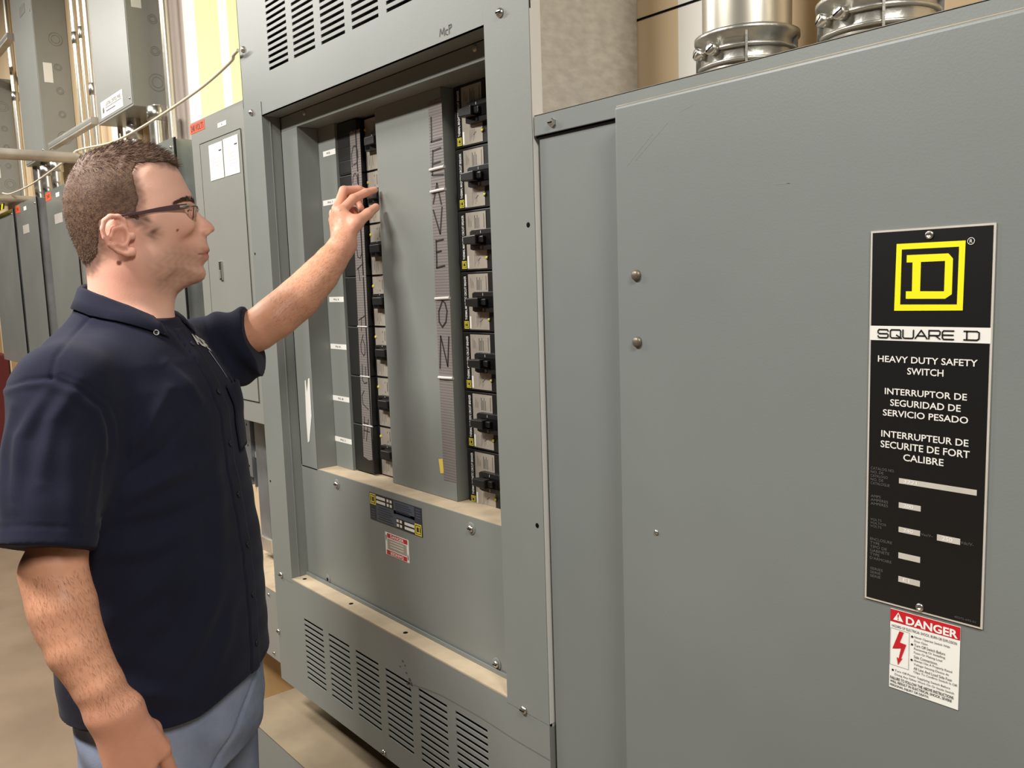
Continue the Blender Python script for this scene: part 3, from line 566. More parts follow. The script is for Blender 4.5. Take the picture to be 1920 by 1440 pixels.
# wide square-cut word mark drawn as strokes
def wordmark(s, x0, x1, z0, z1, w, m):
    G = {'S': [[(1, .8), (.9, 1), (.1, 1), (0, .85), (0, .62), (.1, .5), (.9, .5), (1, .38), (1, .15), (.9, 0), (.1, 0), (0, .2)]], 'Q': [[(.1, 0), (0, .15), (0, .85), (.1, 1), (.9, 1), (1, .85), (1, .15), (.9, 0), (.1, 0)], [(.6, .35), (1.08, -.05)]],
         'U': [[(0, 1), (0, .15), (.1, 0), (.9, 0), (1, .15), (1, 1)]], 'A': [[(-.05, 0), (.5, 1), (1.05, 0)], [(.2, .33), (.8, .33)]], 'R': [[(0, 0), (0, 1), (.9, 1), (1, .88), (1, .55), (.9, .42), (0, .42)], [(.55, .42), (1, 0)]],
         'E': [[(1, 1), (.1, 1), (0, .85), (0, .15), (.1, 0), (1, 0)], [(0, .5), (.95, .5)]], 'D': [[(-.05, 1), (.85, 1), (1, .85), (1, .15), (.85, 0), (-.05, 0)], [(.15, 0), (.15, 1)]]}
    n = len(s); cw = (x1 - x0) / (n * 1.22 - .22)
    for i, ch in enumerate(s):
        for st in G[ch]: b.stroke([(x0 + i * cw * 1.22 + a * cw, z0 + c * (z1 - z0)) for a, c in st], w, yy - .0002, m)
wordmark('SQUARE', -.4385, -.3618, 1.4798, 1.4882, .0013, BLACKL); wordmark('D', -.3515, -.3382, 1.4798, 1.4882, .0013, BLACKL)
for k, s in (('t1', 'HEAVY DUTY SAFETY'), ('t2', 'SWITCH'), ('t3', 'INTERRUPTOR DE'), ('t4', 'SEGURIDAD DE'), ('t5', 'SERVICIO PESADO'), ('t6', 'INTERRUPTEUR DE'), ('t7', 'SECURITE DE FORT'), ('t8', 'CALIBRE')): ft(k, s, WHITEP, .012)
def small(key, lines, m=GREYP):
    q = T['np_' + key]; x0, x1, zt, zb_ = q[0][0], q[1][0], q[0][1], q[3][1]; n = len(lines); h = (zt - zb_) / n; L = max(len(s) for s in lines)
    for i, s in enumerate(lines): b.text(s, x0, x0 + (x1 - x0) * len(s) / L, zt - h * (i + 1) + h * .22, zt - h * i - h * .08, yy, m)
small('s1', ['CATALOG NO.', 'NO. DE', 'CATALOGO', 'NO. DE', 'CATALOGUE']); small('s2', ['AMPS', 'AMPERES', 'AMPERES']); small('s3', ['VOLTS', 'VOLTIOS', 'VOLTS'])
small('s4', ['ENCLOSURE', 'TYPE', 'TIPO DE', 'GABINETE', 'TYPE', "D'ARMOIRE"]); small('s5', ['SERIES', 'SERIE', 'SERIE']); small('s6', ['Vac/V~']); small('s7', ['Vdc/V-']); small('s8', ['40275-692-01'])
for k, s in (('b1', '3221'), ('b2', '200'), ('b3', '240'), ('b4', '250'), ('b6', 'E1')):      # faint stamped figures
    q = T['np_' + k]; b.text(s, q[0][0] + .005, q[0][0] + .005 + .0034 * len(s), q[3][1] + .0012, q[0][1] - .0012, yy, WHITE)
ring = [(math.cos(a) * .0032 - .3483, math.sin(a) * .0032 + 1.575) for a in [i * math.pi / 8 for i in range(17)]]
b.stroke(ring, .0005, yy, WHITEP); b.text('R', -.3496, -.3470, 1.5733, 1.5767, yy, WHITEP)
b.build('lettering', npl, recalc=False)['label'] = 'word mark and white lettering'
for x, z in ((-.3880, 1.5832), (-.3883, 1.1975)):
    b = SB(); b.lathe((x, y, z), (0, -1, 0), [(.0042, 0), (.0042, .0012), (.003, .0022), (.0018, .0018), (.0016, .0004)], STEEL, 18); b.build('rivet', npl)
# danger sticker
b = SB(); x0, x1, z0, z1 = -.4197, -.3475, 1.0985, 1.1872; y = YD - .0007
b.box(x0, x1, y, YD - .0001, z0, z1, WHITE); b.flat([(x0, 1.1733), (x1, 1.1733), (x1, z1), (x0, z1)], y - .0002, RED)
yy = y - .0004
b.text('DANGER', -.4028, -.3497, 1.1743, 1.1834, yy, WHITE, .03); b.flat([(-.4111, 1.1850), (-.4165, 1.1757), (-.4055, 1.1757)], yy, WHITE); b.text('!', -.4118, -.4104, 1.1768, 1.1832, yy - .0002, RED, .02)
b.text('HAZARD OF ELECTRICAL SHOCK, BURN OR EXPLOSION', -.4180, -.3504, 1.1672, 1.1705, yy, BLACKL)
b.flat(T['np_bolt'], yy, RED)
for st in ([(-.4191, 1.166), (-.3988, 1.166), (-.3988, 1.1248), (-.4191, 1.1248), (-.4191, 1.166)],): b.stroke(st, .0003, yy, GREYP)
body = ['Never Operate Switch With', 'Door Open.', 'Turn Off Switch Before', 'Removing Or Installing', 'Fuses Or Making Load', 'Side Connections.', 'Always Use A Properly Rated', 'Voltage Sensing Device At', 'All Line And Load Side Fuse', 'Clips To Confirm Switch Is Off.']
zt = 1.1645
for i, s in enumerate(body): b.text(s, -.3935, -.3935 + .00145 * len(s), zt - .0043 * i - .0031, zt - .0043 * i, yy, INK)
for i in (0, 2, 6): b.lathe((-.3958, yy, zt - .0043 * i - .0018), (0, -1, 0), [(.0012, 0), (.0011, .0001)], BLACKL, 10)
for i, s in enumerate(['Turn Off Power Supplying Switch Before', 'Doing Any Other Work On Or Inside Switch.']): b.text(s, -.4135, -.4135 + .00152 * len(s), 1.1205 - .0042 * i - .0031, 1.1205 - .0042 * i, yy, INK)
b.lathe((-.4158, yy, 1.119), (0, -1, 0), [(.0012, 0), (.0011, .0001)], BLACKL, 10)
for i, s in enumerate(['FAILURE TO FOLLOW THE ABOVE INSTRUCTIONS', 'WILL RESULT IN ELECTRICAL SHOCK, SEVERE', 'PERSONAL INJURY OR DEATH.']): b.text(s, -.4185, -.4185 + .00166 * len(s), 1.1118 - .0043 * i - .0033, 1.1118 - .0043 * i, yy, BLACKL, .01)
b.build('danger_label', dr, recalc=False)['label'] = 'red and white DANGER sticker below the nameplate'

# ------------------------------------------------------------------ big conduits above the switch
def big_conduit(x, y, label, rp=.0585, rr=.069, rot=0):
    t = thing('conduit', label, 'conduit', 'conduits rising from the safety switch', (x, y, 1.8036))
    b = MB(); b.tube([(0, 0, .01), (0, 0, 1.79)], rp, EMT, 40); b.build('pipe', t)
    b = MB(); b.lathe((0, 0, 0), (0, 0, 1), [(rr * .93, 0), (rr * .93, .008), (rr * .88, .010), (rr * .88, .052), (rr, .058), (rr, .064), (rr * .9, .067), (rp + .0005, .067)], CAST, 48)
    for a in (-.97 + rot, -2.45 + rot, -2.9 + rot, .35, 1.3, 2.2):
        c, s = math.cos(a), math.sin(a); r0, r1 = rr * .86, rr * .97
        b.add([(r0 * c - .0015 * s, r0 * s + .0015 * c, .004), (r1 * c - .0015 * s, r1 * s + .0015 * c, .004), (r1 * c - .0015 * s, r1 * s + .0015 * c, .06), (r0 * c - .0015 * s, r0 * s + .0015 * c, .06),
               (r0 * c + .0015 * s, r0 * s - .0015 * c, .004), (r1 * c + .0015 * s, r1 * s - .0015 * c, .004), (r1 * c + .0015 * s, r1 * s - .0015 * c, .06), (r0 * c + .0015 * s, r0 * s - .0015 * c, .06)],
              [(0, 1, 2, 3), (7, 6, 5, 4), (1, 5, 6, 2), (3, 2, 6, 7), (0, 4, 5, 1)], CAST)
    for zz in (.020, .038): b.lathe((0, 0, zz), (0, 0, 1), [(rr * .88, 0), (rr * .935, .001), (rr * .935, .005), (rr * .88, .006)], CAST, 48)
    hb = b.build('hub', t)
    for a in (-2.07 + rot, -1.65 + rot):
        c, s = math.cos(a), math.sin(a); b = MB(); b.lathe((rr * .86 * c, rr * .86 * s, .040), (c, s, 0), [(.008, 0), (.008, .014), (.0065, .0155), (.0005, .0157)], STEEL, 14)
        p = Vector((rr * .86 * c, rr * .86 * s, .040)) + Vector((c, s, 0)) * .0158; d = Vector((-s, c, 0)) * .006 + Vector((0, 0, 1)) * .003; n = Vector((0, 0, 1)) * .0011
        b.poly([p - d - n, p + d - n, p + d + n, p - d + n], BLACKG); b.build('screw', hb)
    return t
big_conduit(-.703, 1.02, 'wide steel conduit with ribbed hub, left one rising behind the safety switch')
big_conduit(-.519, 1.02, 'wide steel conduit with ribbed hub, right one rising behind the safety switch', .0585, .0715, -.06)

# ------------------------------------------------------------------ panels along the wall
def wall_panel(name, label, x0, x1, z0, z1, yf=1.0, m=PAINTG, group='grey panelboards along the wall'):
    t = thing(name, label, 'electrical panel', group, ((x0 + x1) / 2, YW - .01, z0)); ox, oy, oz = t.location
    b = MB(); b.box(x0 + .003 - ox, x1 - .003 - ox, yf + .004 - oy, YW - .001 - oy, .003, z1 - z0 - .003, GALVB); b.build('box', t)
    b = MB(); b.box(x0 - ox, x1 - ox, yf - oy, yf + .003 - oy, 0, z1 - z0, m); b.box(x1 - .001 - ox, x1 + .012 - ox, yf + .003 - oy, yf + .006 - oy, .0, z1 - z0, BLACKG); cv = b.build('cover', t, bevel=.001)
    return t, cv, (ox, oy, oz)
t, cv, (ox, oy, oz) = wall_panel('panelboard', 'grey panelboard with two white papers on its door, beside the large open panelboard', -2.71, -2.20, 1.168, 2.071, m=PAINTL)
b = MB(); dx0, dx1, dz0, dz1 = -2.64 - ox, -2.331 - ox, 1.231 - oz, 1.998 - oz
b.box(dx0, dx1, .998 - oy, .9998 - oy, dz0, dz1, PAINTL); b.stroke([(dx0, dz1), (dx1, dz1), (dx1, dz0), (dx0, dz0), (dx0, dz1)], .0018, .9975 - oy, BLACKG); dd = b.build('door', t)
for k, (px0, px1, pz0, pz1) in enumerate(((-2.568, -2.465, 1.8805, 1.984), (-2.457, -2.350, 1.881, 1.986))):
    b = MB(); b.box(px0 - ox, px1 - ox, .9966 - oy, .9972 - oy, pz0 - oz, pz1 - oz, WHITE)
    for j in range(4): b.flat([(px0 + .03 + .004 * j - ox, pz1 - .045 - .010 * j - oz), (px1 - .02 - ox, pz1 - .045 - .010 * j - oz), (px1 - .02 - ox, pz1 - .044 - .010 * j - oz), (px0 + .03 + .004 * j - ox, pz1 - .044 - .010 * j - oz)], .9964 - oy, TAPEC)
    b.flat([(px1 - .028 - ox, pz1 - .026 - oz), (px1 - .008 - ox, pz1 - .026 - oz), (px1 - .008 - ox, pz1 - .022 - oz), (px1 - .028 - ox, pz1 - .022 - oz)], .9964 - oy, INK)
    b.build('paper_notice', dd)['label'] = ('left', 'right')[k] + ' white paper notice'
b = MB(); b.box(-2.547 - ox, -2.528 - ox, .993 - oy, .998 - oy, 1.585 - oz, 1.642 - oz, STEEL); b.box(-2.542 - ox, -2.533 - ox, .990 - oy, .993 - oy, 1.59 - oz, 1.615 - oz, PAINT); b.build('latch', dd, bevel=.001)
b = MB(); b.box(-2.714 - ox, -2.594 - ox, .9992 - oy, .9998 - oy, 2.038 - oz, 2.0665 - oz, ORANGE); b.text('240 VOLTS', -2.705 - ox, -2.603 - ox, 2.0425 - oz, 2.0615 - oz, .9988 - oy, INK, .015); b.build('voltage_label', cv)['label'] = 'orange label reading 240 VOLTS'
b = MB(); b.box(-2.494 - ox, -2.430 - ox, .9992 - oy, .9998 - oy, 2.024 - oz, 2.0370 - oz, WHITE); b.text('B', -2.465 - ox, -2.459 - ox, 2.028 - oz, 2.033 - oz, .9988 - oy, INK); b.build('label_strip', cv)
wl = [('panelboard', 'grey panelboard just left of the one with white papers, seen past the forehead', -3.385, -2.876, 1.168, 2.055),
      ('panelboard', 'grey panelboard behind the back of the man\'s head', -4.712, -4.199, 1.168, 2.062),
      ('panelboard', 'grey panelboard second from the left edge, with an orange label, under the smaller pipe', -5.445, -4.931, 1.168, 2.062),
      ('panelboard', 'grey panelboard at the left edge of the view', -6.25, -5.530, 1.168, 2.055)]
for k, (n, l, x0, x1, z0, z1) in enumerate(wl):
    t, cv, (ox, oy, oz) = wall_panel(n, l, x0, x1, z0, z1)
    screw(t, x1 - .02 - ox, 1.0 - oy, z1 - .03 - oz, .006)
    if k in (1, 2):
        b = MB(); b.box(x0 + .005 - ox, x0 + .115 - ox, .9990 - oy, .9998 - oy, z1 - .045 - oz, z1 - .008 - oz, ORANGE); b.text('240', x0 + .03 - ox, x0 + .09 - ox, z1 - .035 - oz, z1 - .016 - oz, .9986 - oy, INK); b.build('voltage_label', cv)['label'] = 'orange voltage label'
        for (a0, a1, c0, c1) in ((.215, .28, -.045, -.025), (.15, .30, -.165, -.12)):
            b = MB(); b.box(x0 + a0 - ox, x0 + a1 - ox, .9990 - oy, .9998 - oy, z1 + c0 - oz, z1 + c1 - oz, WHITE if a1 < .29 else PLATEF); b.build('label_plate', cv)
# galvanised side channel between the two panelboards beside the face
# upper enclosures
def upper_box(label, x0, x1, z0, z1, yf=1.0):
    t = thing('control_enclosure', label, 'electrical enclosure', 'tall grey enclosures high on the wall', ((x0 + x1) / 2, YW - .01, z0)); ox, oy, oz = t.location
    b = MB(); b.box(x0 - ox, x1 - ox, yf - oy, YW - .001 - oy, 0, z1 - z0, PAINTL); b.build('body', t, bevel=.002)
    b = MB(); b.box(x0 + .003 - ox, x1 - .003 - ox, yf - .002 - oy, yf - .0002 - oy, .008, z1 - z0 - .008, PAINTL); cv = b.build('cover', t, bevel=.001)
    for zk in (.09, .20, .31, .42, .55):
        b = MB(); rr = (.030, .016, .016, .016, .030)[int(zk * 9) % 5]
        for r in (rr, rr * .62):
            pts = [(x1 + .0006 - ox, 1.09 - oy + r * math.cos(a), zk + r * math.sin(a)) for a in [i * math.pi / 10 for i in range(21)]]; b.tube(pts, .0009, PAINT, 5, caps=False)
        b.build('knockout', t)
    for zk in (.03, z1 - z0 - .4): screw(t, x1 - .025 - ox, yf - .002 - oy, zk, .005)
    return t, cv, (ox, oy, oz)
t, cv, (ox, oy, oz) = upper_box('tall grey control enclosure with a printed label at its bottom, left of the yellow wall', -3.693, -3.248, 2.2195, 3.2)
b = MB(); b.box(-3.637 - ox, -3.355 - ox, .9970 - oy, .9978 - oy, 2.236 - oz, 2.297 - oz, WHITE)
b.text('LIGHTING CONTROL PANEL', -3.57 - ox, -3.375 - ox, 2.272 - oz, 2.286 - oz, .9966 - oy, INK); b.box(-3.575 - ox, -3.37 - ox, .9966 - oy, .9969 - oy, 2.266 - oz, 2.268 - oz, INK); b.box(-3.57 - ox, -3.45 - ox, .9966 - oy, .9969 - oy, 2.252 - oz, 2.256 - oz, GREYP); b.lathe((-3.605 - ox, .9969 - oy, 2.262 - oz), (0, -1, 0), [(.012, 0), (.011, .0002)], GREYP, 10)
b.build('printed_label', cv)['label'] = 'white printed label'
b = MB(); b.box(-3.2478 - ox, -3.2472 - ox, 1.02 - oy, 1.055 - oy, 2.56 - oz, 2.66 - oz, WHITE); b.build('paper_notice', t)
t, cv, (ox, oy, oz) = upper_box('tall grey control enclosure with a white paper on its side, high on the left', -5.062, -4.627, 2.2265, 3.3)
b = MB(); b.box(-4.6265 - ox, -4.6255 - ox, 1.0255 - oy, 1.0645 - oy, 2.571 - oz, 2.662 - oz, WHITE); b.build('paper_notice', t)
b = MB(); b.box(-4.87 - ox, -4.755 - ox, .996 - oy, .9978 - oy, 2.919 - oz, 2.962 - oz, STEEL); b.build('metal_plate', cv)
t, cv, (ox, oy, oz) = upper_box('grey control enclosure at the far left edge, its top below the struts', -6.47, -6.02, 2.155, 2.87)
b = MB(); b.box(-6.0195 - ox, -6.0185 - ox, 1.01 - oy, 1.045 - oy, 2.28 - oz, 2.36 - oz, WHITE); b.build('paper_notice', t)

def vpipe(name, label, x, y, z0, z1, r, m=EMT, group=None, cat='conduit', coupl=None):
    t = thing(name, label, cat, group, (x, y, z0)); b = MB(); b.tube([(0, 0, 0), (0, 0, z1 - z0)], r, m, 16); b.build('pipe', t)
    if coupl is not None:
        b = MB(); b.lathe((0, 0, coupl), (0, 0, 1), [(r, 0), (r * 1.18, .002), (r * 1.18, .05), (r, .052)], STEEL, 16); b.build('coupling', t)
    return t
g1 = 'short conduits joining the upper and lower boxes'
vpipe('conduit', 'short wide conduit under the labelled control enclosure, on the right', -3.217, 1.07, 2.05, 2.2195, .030, STEEL, g1, coupl=.115)
vpipe('conduit', 'short dark conduit under the middle of the labelled control enclosure', -3.49, 1.07, 2.05, 2.2195, .026, STEEL, g1, coupl=.09)
vpipe('conduit', 'thin short conduit under the left end of the labelled control enclosure', -3.665, 1.07, 2.0, 2.2195, .010, EMT, g1)
vpipe('conduit', 'short wide conduit directly above the orange label, leftmost of three', -5.03, 1.05, 2.055, 2.2265, .030, STEEL, g1)
vpipe('conduit', 'short conduit behind the cord, middle of three', -4.845, 1.05, 2.055, 2.2265, .030, STEEL, g1, coupl=.1)
vpipe('conduit', 'short conduit just left of the man\'s hair, rightmost of three', -4.65, 1.05, 2.055, 2.2265, .026, STEEL, g1, coupl=.1)
g2 = 'thin vertical conduits on the wall'
for x, r, l, z0 in ((-4.31, .014, 'thin white vertical conduit beside the black edge of the far enclosure, leftmost of three', 2.064), (-4.21, .011, 'thin white vertical conduit, middle of three between the enclosures', 2.064), (-4.10, .016, 'white vertical conduit, rightmost of three between the enclosures', 1.8), (-3.150, .0165, 'vertical conduit right of the labelled control enclosure, beside the yellow wall', 2.04), (-5.68, .0175, 'white vertical conduit left of the far enclosures, at the left edge', 2.057)):
    vpipe('conduit', l, x, 1.10, z0, 3.6, r, EMT, g2, coupl=.62 if x < -3.3 else None)
# strut pieces
def strut(name, label, p0, p1, w, m=PIPEM):
    b = MB(); d = Vector(p1) - Vector(p0); b.box(min(p0[0], p1[0]), max(p0[0], p1[0]), p0[1] - w / 2, p0[1] + w / 2, p0[2] - w / 2, p0[2] + w / 2, m)
    b.box(min(p0[0], p1[0]), max(p0[0], p1[0]), p0[1] - w / 2 - .001, p0[1] - w / 2, p0[2] - w * .22, p0[2] + w * .22, PAINT)
    o = b.build(name, bevel=.002); return tag(o, label, 'strut channel', 'strut channels')
strut('strut_channel', 'grey strut channel reaching left from the labelled control enclosure', (-4.42, .985, 2.238), (-3.693, .985, 2.238), .028)
strut('strut_channel', 'short strut channel at the left edge, high beside the far enclosure', (-6.4, .985, 2.875), (-5.063, .985, 2.875), .034)
b = MB(); b.tube([(-4.02, -.2, 2.135), (-4.02, YW - .003, 2.135)], .0225, PIPEM, 18); tag(b.build('pipe_rail'), 'horizontal steel pipe running out from the wall behind the man\'s head', 'pipe')
b = MB(); b.tube([(-5.449, .35, 2.102), (-5.449, YW - .003, 2.1)], .018, PIPEM, 16); tag(b.build('pipe_rail'), 'smaller horizontal pipe at the left edge, below the larger pipe', 'pipe')
b = MB(); wp = [(-2.0515, .886, 2.1293), (-2.09, .890, 2.1265), (-2.1894, .92, 2.1329), (-2.5007, .95, 2.1255), (-2.9992, .97, 2.1176), (-3.4536, .985, 2.1234), (-3.8219, .985, 2.1516), (-3.99, .985, 2.163), (-4.05, .985, 2.1600), (-4.2501, .985, 2.1454), (-4.902, .985, 2.1217), (-5.4185, .98, 2.1250), (-5.615, .975, 2.1471)]
def smooth_path(p, n=6):
    out = []; p = [Vector(q) for q in p]
    for i in range(len(p) - 1):
        a, b_, c, d = p[max(i - 1, 0)], p[i], p[i + 1], p[min(i + 2, len(p) - 1)]
        for k in range(n):
            t = k / n; out.append(.5 * ((2 * b_) + (-a + c) * t + (2 * a - 5 * b_ + 4 * c - d) * t * t + (-a + 3 * b_ - 3 * c + d) * t ** 3))
    return out + [p[-1]]
b.tube(smooth_path(wp), .0042, CORD, 8); cd = tag(b.build('cord'), 'thin white cord from a screw on the large panelboard, looped over the pipe', 'cord')
mscrew(-2.0515, YF, 2.1325, .008, slot=False)
b = MB(); b.box(-6.1, -5.55, .965, .968, 2.055, 2.085, YELLOW)
for k in range(6): b.prism([(-6.1 + .1 * k, 2.055), (-6.06 + .1 * k, 2.055), (-6.03 + .1 * k, 2.085), (-6.07 + .1 * k, 2.085)], .9640, .9650, BLACKG)
tag(b.build('caution_tape'), 'yellow and black striped tape at the left edge below the small pipe', 'tape')
# below the panelboard with papers
b = MB(); b.box(-2.735, -2.687, 1.112, 1.118, .935, 1.167, GALVB); b.box(-2.735, -2.732, 1.118, 1.142, .90, 1.167, GALVB); b.box(-2.690, -2.687, 1.118, 1.142, .90, 1.167, GALVB)
for z in (.97, 1.04, 1.11): b.lathe((-2.711, 1.1118, z), (0, -1, 0), [(.004, 0), (.003, .0004)], BLACKG, 8)
tag(b.build('strut_channel'), 'short vertical strut hanging below the panelboard with papers', 'strut channel', 'strut channels')
t = thing('conduit', 'upright galvanised channel below the panelboard with papers, beside the large panelboard', 'conduit', 'thin vertical conduits on the wall', (-2.645, 1.125, .70))
b = MB(); b.box(-.012, .07, -.012, .019, .03, .467, GALVB); b.build('channel', t, bevel=.004)
b = MB(); b.box(-.022, .075, -.02, .019, 0, .045, PIPEM); b.box(-.018, -.008, -.023, -.02, .01, .035, BLACKG); b.build('bracket', t, bevel=.002)
b = MB(); b.box(-2.686, -2.659, 1.136, 1.1445, .90, 1.165, BLACKG); b.box(-2.686, -2.659, 1.124, 1.136, 1.0, 1.02, GALV); tag(b.build('dark_gap_strip'), 'black strip painted in for the shaded gap between the strut and the upright channel', 'plate')  # added black strip stands in for the shade inside the gap
t = thing('wiring_trough', 'light grey wiring trough low on the wall, left of the large panelboard', 'wiring trough', loc=(-2.65, 1.07, .448)); ox, oy, oz = t.location
b = MB(); b.box(-.35, .42, -.07, .074, 0, .218, PAINTL); b.build('body', t, bevel=.003)
b = MB(); b.box(-.35, .42, -.071, .074, .2185, .2215, DUST); b.build('dusty_top', t)
for x, z in ((.29, .20), (.30, .02), (.24, .11)): screw(t, x, -.07, z, .005)
b = MB(); b.box(-7.5, -6.95, .80, 1.14, 0, 1.16, DRED); tag(b.build('storage_cabinet', bevel=.01), 'dark red cabinet standing at the far left edge', 'cabinet')
# ------------------------------------------------------------------ person (signed distance fields turned into surfaces)
import openvdb
class Field:
    def __init__(self, lo, hi, h):
        self.lo = np.array(lo, np.float32); self.h = h; self.n = np.ceil((np.array(hi) - np.array(lo)) / h).astype(int) + 1
        self.d = np.full(self.n, 1.0, np.float32)
    def block(self, lo, hi):
        i0 = np.clip(np.floor((np.array(lo) - self.lo) / self.h).astype(int), 0, self.n); i1 = np.clip(np.ceil((np.array(hi) - self.lo) / self.h).astype(int) + 1, 0, self.n)
        sl = tuple(slice(a, b) for a, b in zip(i0, i1)); ax = [(self.lo[k] + np.arange(i0[k], i1[k]) * self.h).astype(np.float32) for k in range(3)]
        return sl, ax[0][:, None, None], ax[1][None, :, None], ax[2][None, None, :]
    def op(self, fn, lo, hi, k=0.0, sub=False):
        sl, X, Y, Z = self.block(lo, hi)
        if self.d[sl].size == 0: return self
        g = fn(X, Y, Z).astype(np.float32); a = self.d[sl]
        if sub: a, g = -a, g
        if k > 0:
            hh = np.clip(.5 + .5 * (g - a) / k, 0, 1); r = g + (a - g) * hh - k * hh * (1 - hh)
        else: r = np.minimum(a, g)
        self.d[sl] = -r if sub else r
        return self
    def cone(self, a, b, ra, rb, k=.01, sub=False):
        a, b = np.array(a, float), np.array(b, float); m = max(ra, rb) + 3 * self.h + k * 1.5; ab = b - a; L = max(ab @ ab, 1e-12)
        def fn(X, Y, Z):
            t = np.clip(((X - a[0]) * ab[0] + (Y - a[1]) * ab[1] + (Z - a[2]) * ab[2]) / L, 0, 1)
            return np.sqrt((X - a[0] - t * ab[0]) ** 2 + (Y - a[1] - t * ab[1]) ** 2 + (Z - a[2] - t * ab[2]) ** 2) - (ra + (rb - ra) * t)
        return self.op(fn, np.minimum(a, b) - m, np.maximum(a, b) + m, k, sub)
    def chain(self, pts, rs, k=.01):
        for i in range(len(pts) - 1): self.cone(pts[i], pts[i + 1], rs[i], rs[i + 1], k)
        return self
    def ell(self, c, r, k=.01, sub=False, rot=None):
        c, r = np.array(c, float), np.array(r, float); m = max(r) + 3 * self.h + k * 1.5
        def fn(X, Y, Z):
            x, y, z = X - c[0], Y - c[1], Z - c[2]
            if rot is not None: R_ = rot; x, y, z = R_[0][0] * x + R_[0][1] * y + R_[0][2] * z, R_[1][0] * x + R_[1][1] * y + R_[1][2] * z, R_[2][0] * x + R_[2][1] * y + R_[2][2] * z
            k0 = np.sqrt((x / r[0]) ** 2 + (y / r[1]) ** 2 + (z / r[2]) ** 2); k1 = np.sqrt((x / r[0] ** 2) ** 2 + (y / r[1] ** 2) ** 2 + (z / r[2] ** 2) ** 2) + 1e-9
            return k0 * (k0 - 1) / k1
        return self.op(fn, c - m, c + m, k, sub)
    def mesh(self):
        g = openvdb.FloatGrid(1.0); g.copyFromArray(np.clip(self.d, -4 * self.h, 4 * self.h).astype(np.float32))
        p, q = g.convertToQuads(0.0)
        return np.asarray(p) * self.h + self.lo, np.asarray(q)
def lrp(x, xp, fp): return np.interp(x, xp, fp).astype(np.float32)
def sstep(a, b, x): t = np.clip((x - a) / (b - a), 0, 1); return t * t * (3 - 2 * t)
def poly_sd(px, X, Y):                      # signed distance (positive inside) of 2D points to a polygon
    P = np.array(px); d = np.full(np.broadcast(X, Y).shape, 1e9); ins = np.zeros(d.shape, bool)
    for i in range(len(P)):
        a, b = P[i], P[(i + 1) % len(P)]; e = b - a; t = np.clip(((X - a[0]) * e[0] + (Y - a[1]) * e[1]) / max(e @ e, 1e-12), 0, 1)
        d = np.minimum(d, (X - a[0] - t * e[0]) ** 2 + (Y - a[1] - t * e[1]) ** 2)
        c = ((a[1] > Y) != (b[1] > Y)) & (X < (b[0] - a[0]) * (Y - a[1]) / (b[1] - a[1] + 1e-12) + a[0]); ins ^= c
    return np.where(ins, 1, -1) * np.sqrt(d)
# person frame: x = where he faces (towards the panel), y = his left, z up; traced coordinates use s = -y (his right)
man = thing('person', 'man in a navy short-sleeved shirt, glasses and jeans, reaching to a breaker', 'person', loc=(-1.524, .463, 0)); man.rotation_euler = (0, 0, math.atan2(.9613, .2756))
def skinmesh(name, V, Q, mats, parent, smooth=True, iters=0):
    V = np.asarray(V, float).copy(); V[:, 1] *= -1
    me = bpy.data.meshes.new(name); me.vertices.add(len(V)); me.vertices.foreach_set('co', V.astype(np.float32).ravel())
    Q = np.asarray(Q); me.loops.add(Q.size); me.polygons.add(len(Q)); me.loops.foreach_set('vertex_index', Q.astype(np.int32).ravel())
    me.polygons.foreach_set('loop_start', (np.arange(len(Q)) * Q.shape[1]).astype(np.int32))
    me.update(calc_edges=True); me.validate()
    for m in mats: me.materials.append(m)
    for p in me.polygons: p.use_smooth = smooth
    b = bmesh.new(); b.from_mesh(me); bmesh.ops.recalc_face_normals(b, faces=b.faces); b.to_mesh(me); b.free()
    o = bpy.data.objects.new(name, me); C.objects.link(o)
    if parent: o.parent = parent
    return o
def relax(V, Q, n, lam=.5):
    V = V.copy(); E = np.vstack([Q[:, [i, (i + 1) % 4]] for i in range(4)])
    cnt = np.bincount(E.ravel(), minlength=len(V)).astype(float)[:, None] + 1e-9
    for _ in range(n):
        acc = np.zeros_like(V)
        for k in range(3): acc[:, k] = np.bincount(E[:, 0], V[E[:, 1], k], len(V)) + np.bincount(E[:, 1], V[E[:, 0], k], len(V))
        V += lam * (acc / cnt - V)
    return V
def vnorm(V, Q):
    n = np.cross(V[Q[:, 2]] - V[Q[:, 0]], V[Q[:, 3]] - V[Q[:, 1]]); N = np.zeros_like(V)
    for i in range(4):
        for k in range(3): N[:, k] += np.bincount(Q[:, i], n[:, k], len(V))
    return N / (np.linalg.norm(N, axis=1, keepdims=True) + 1e-12)

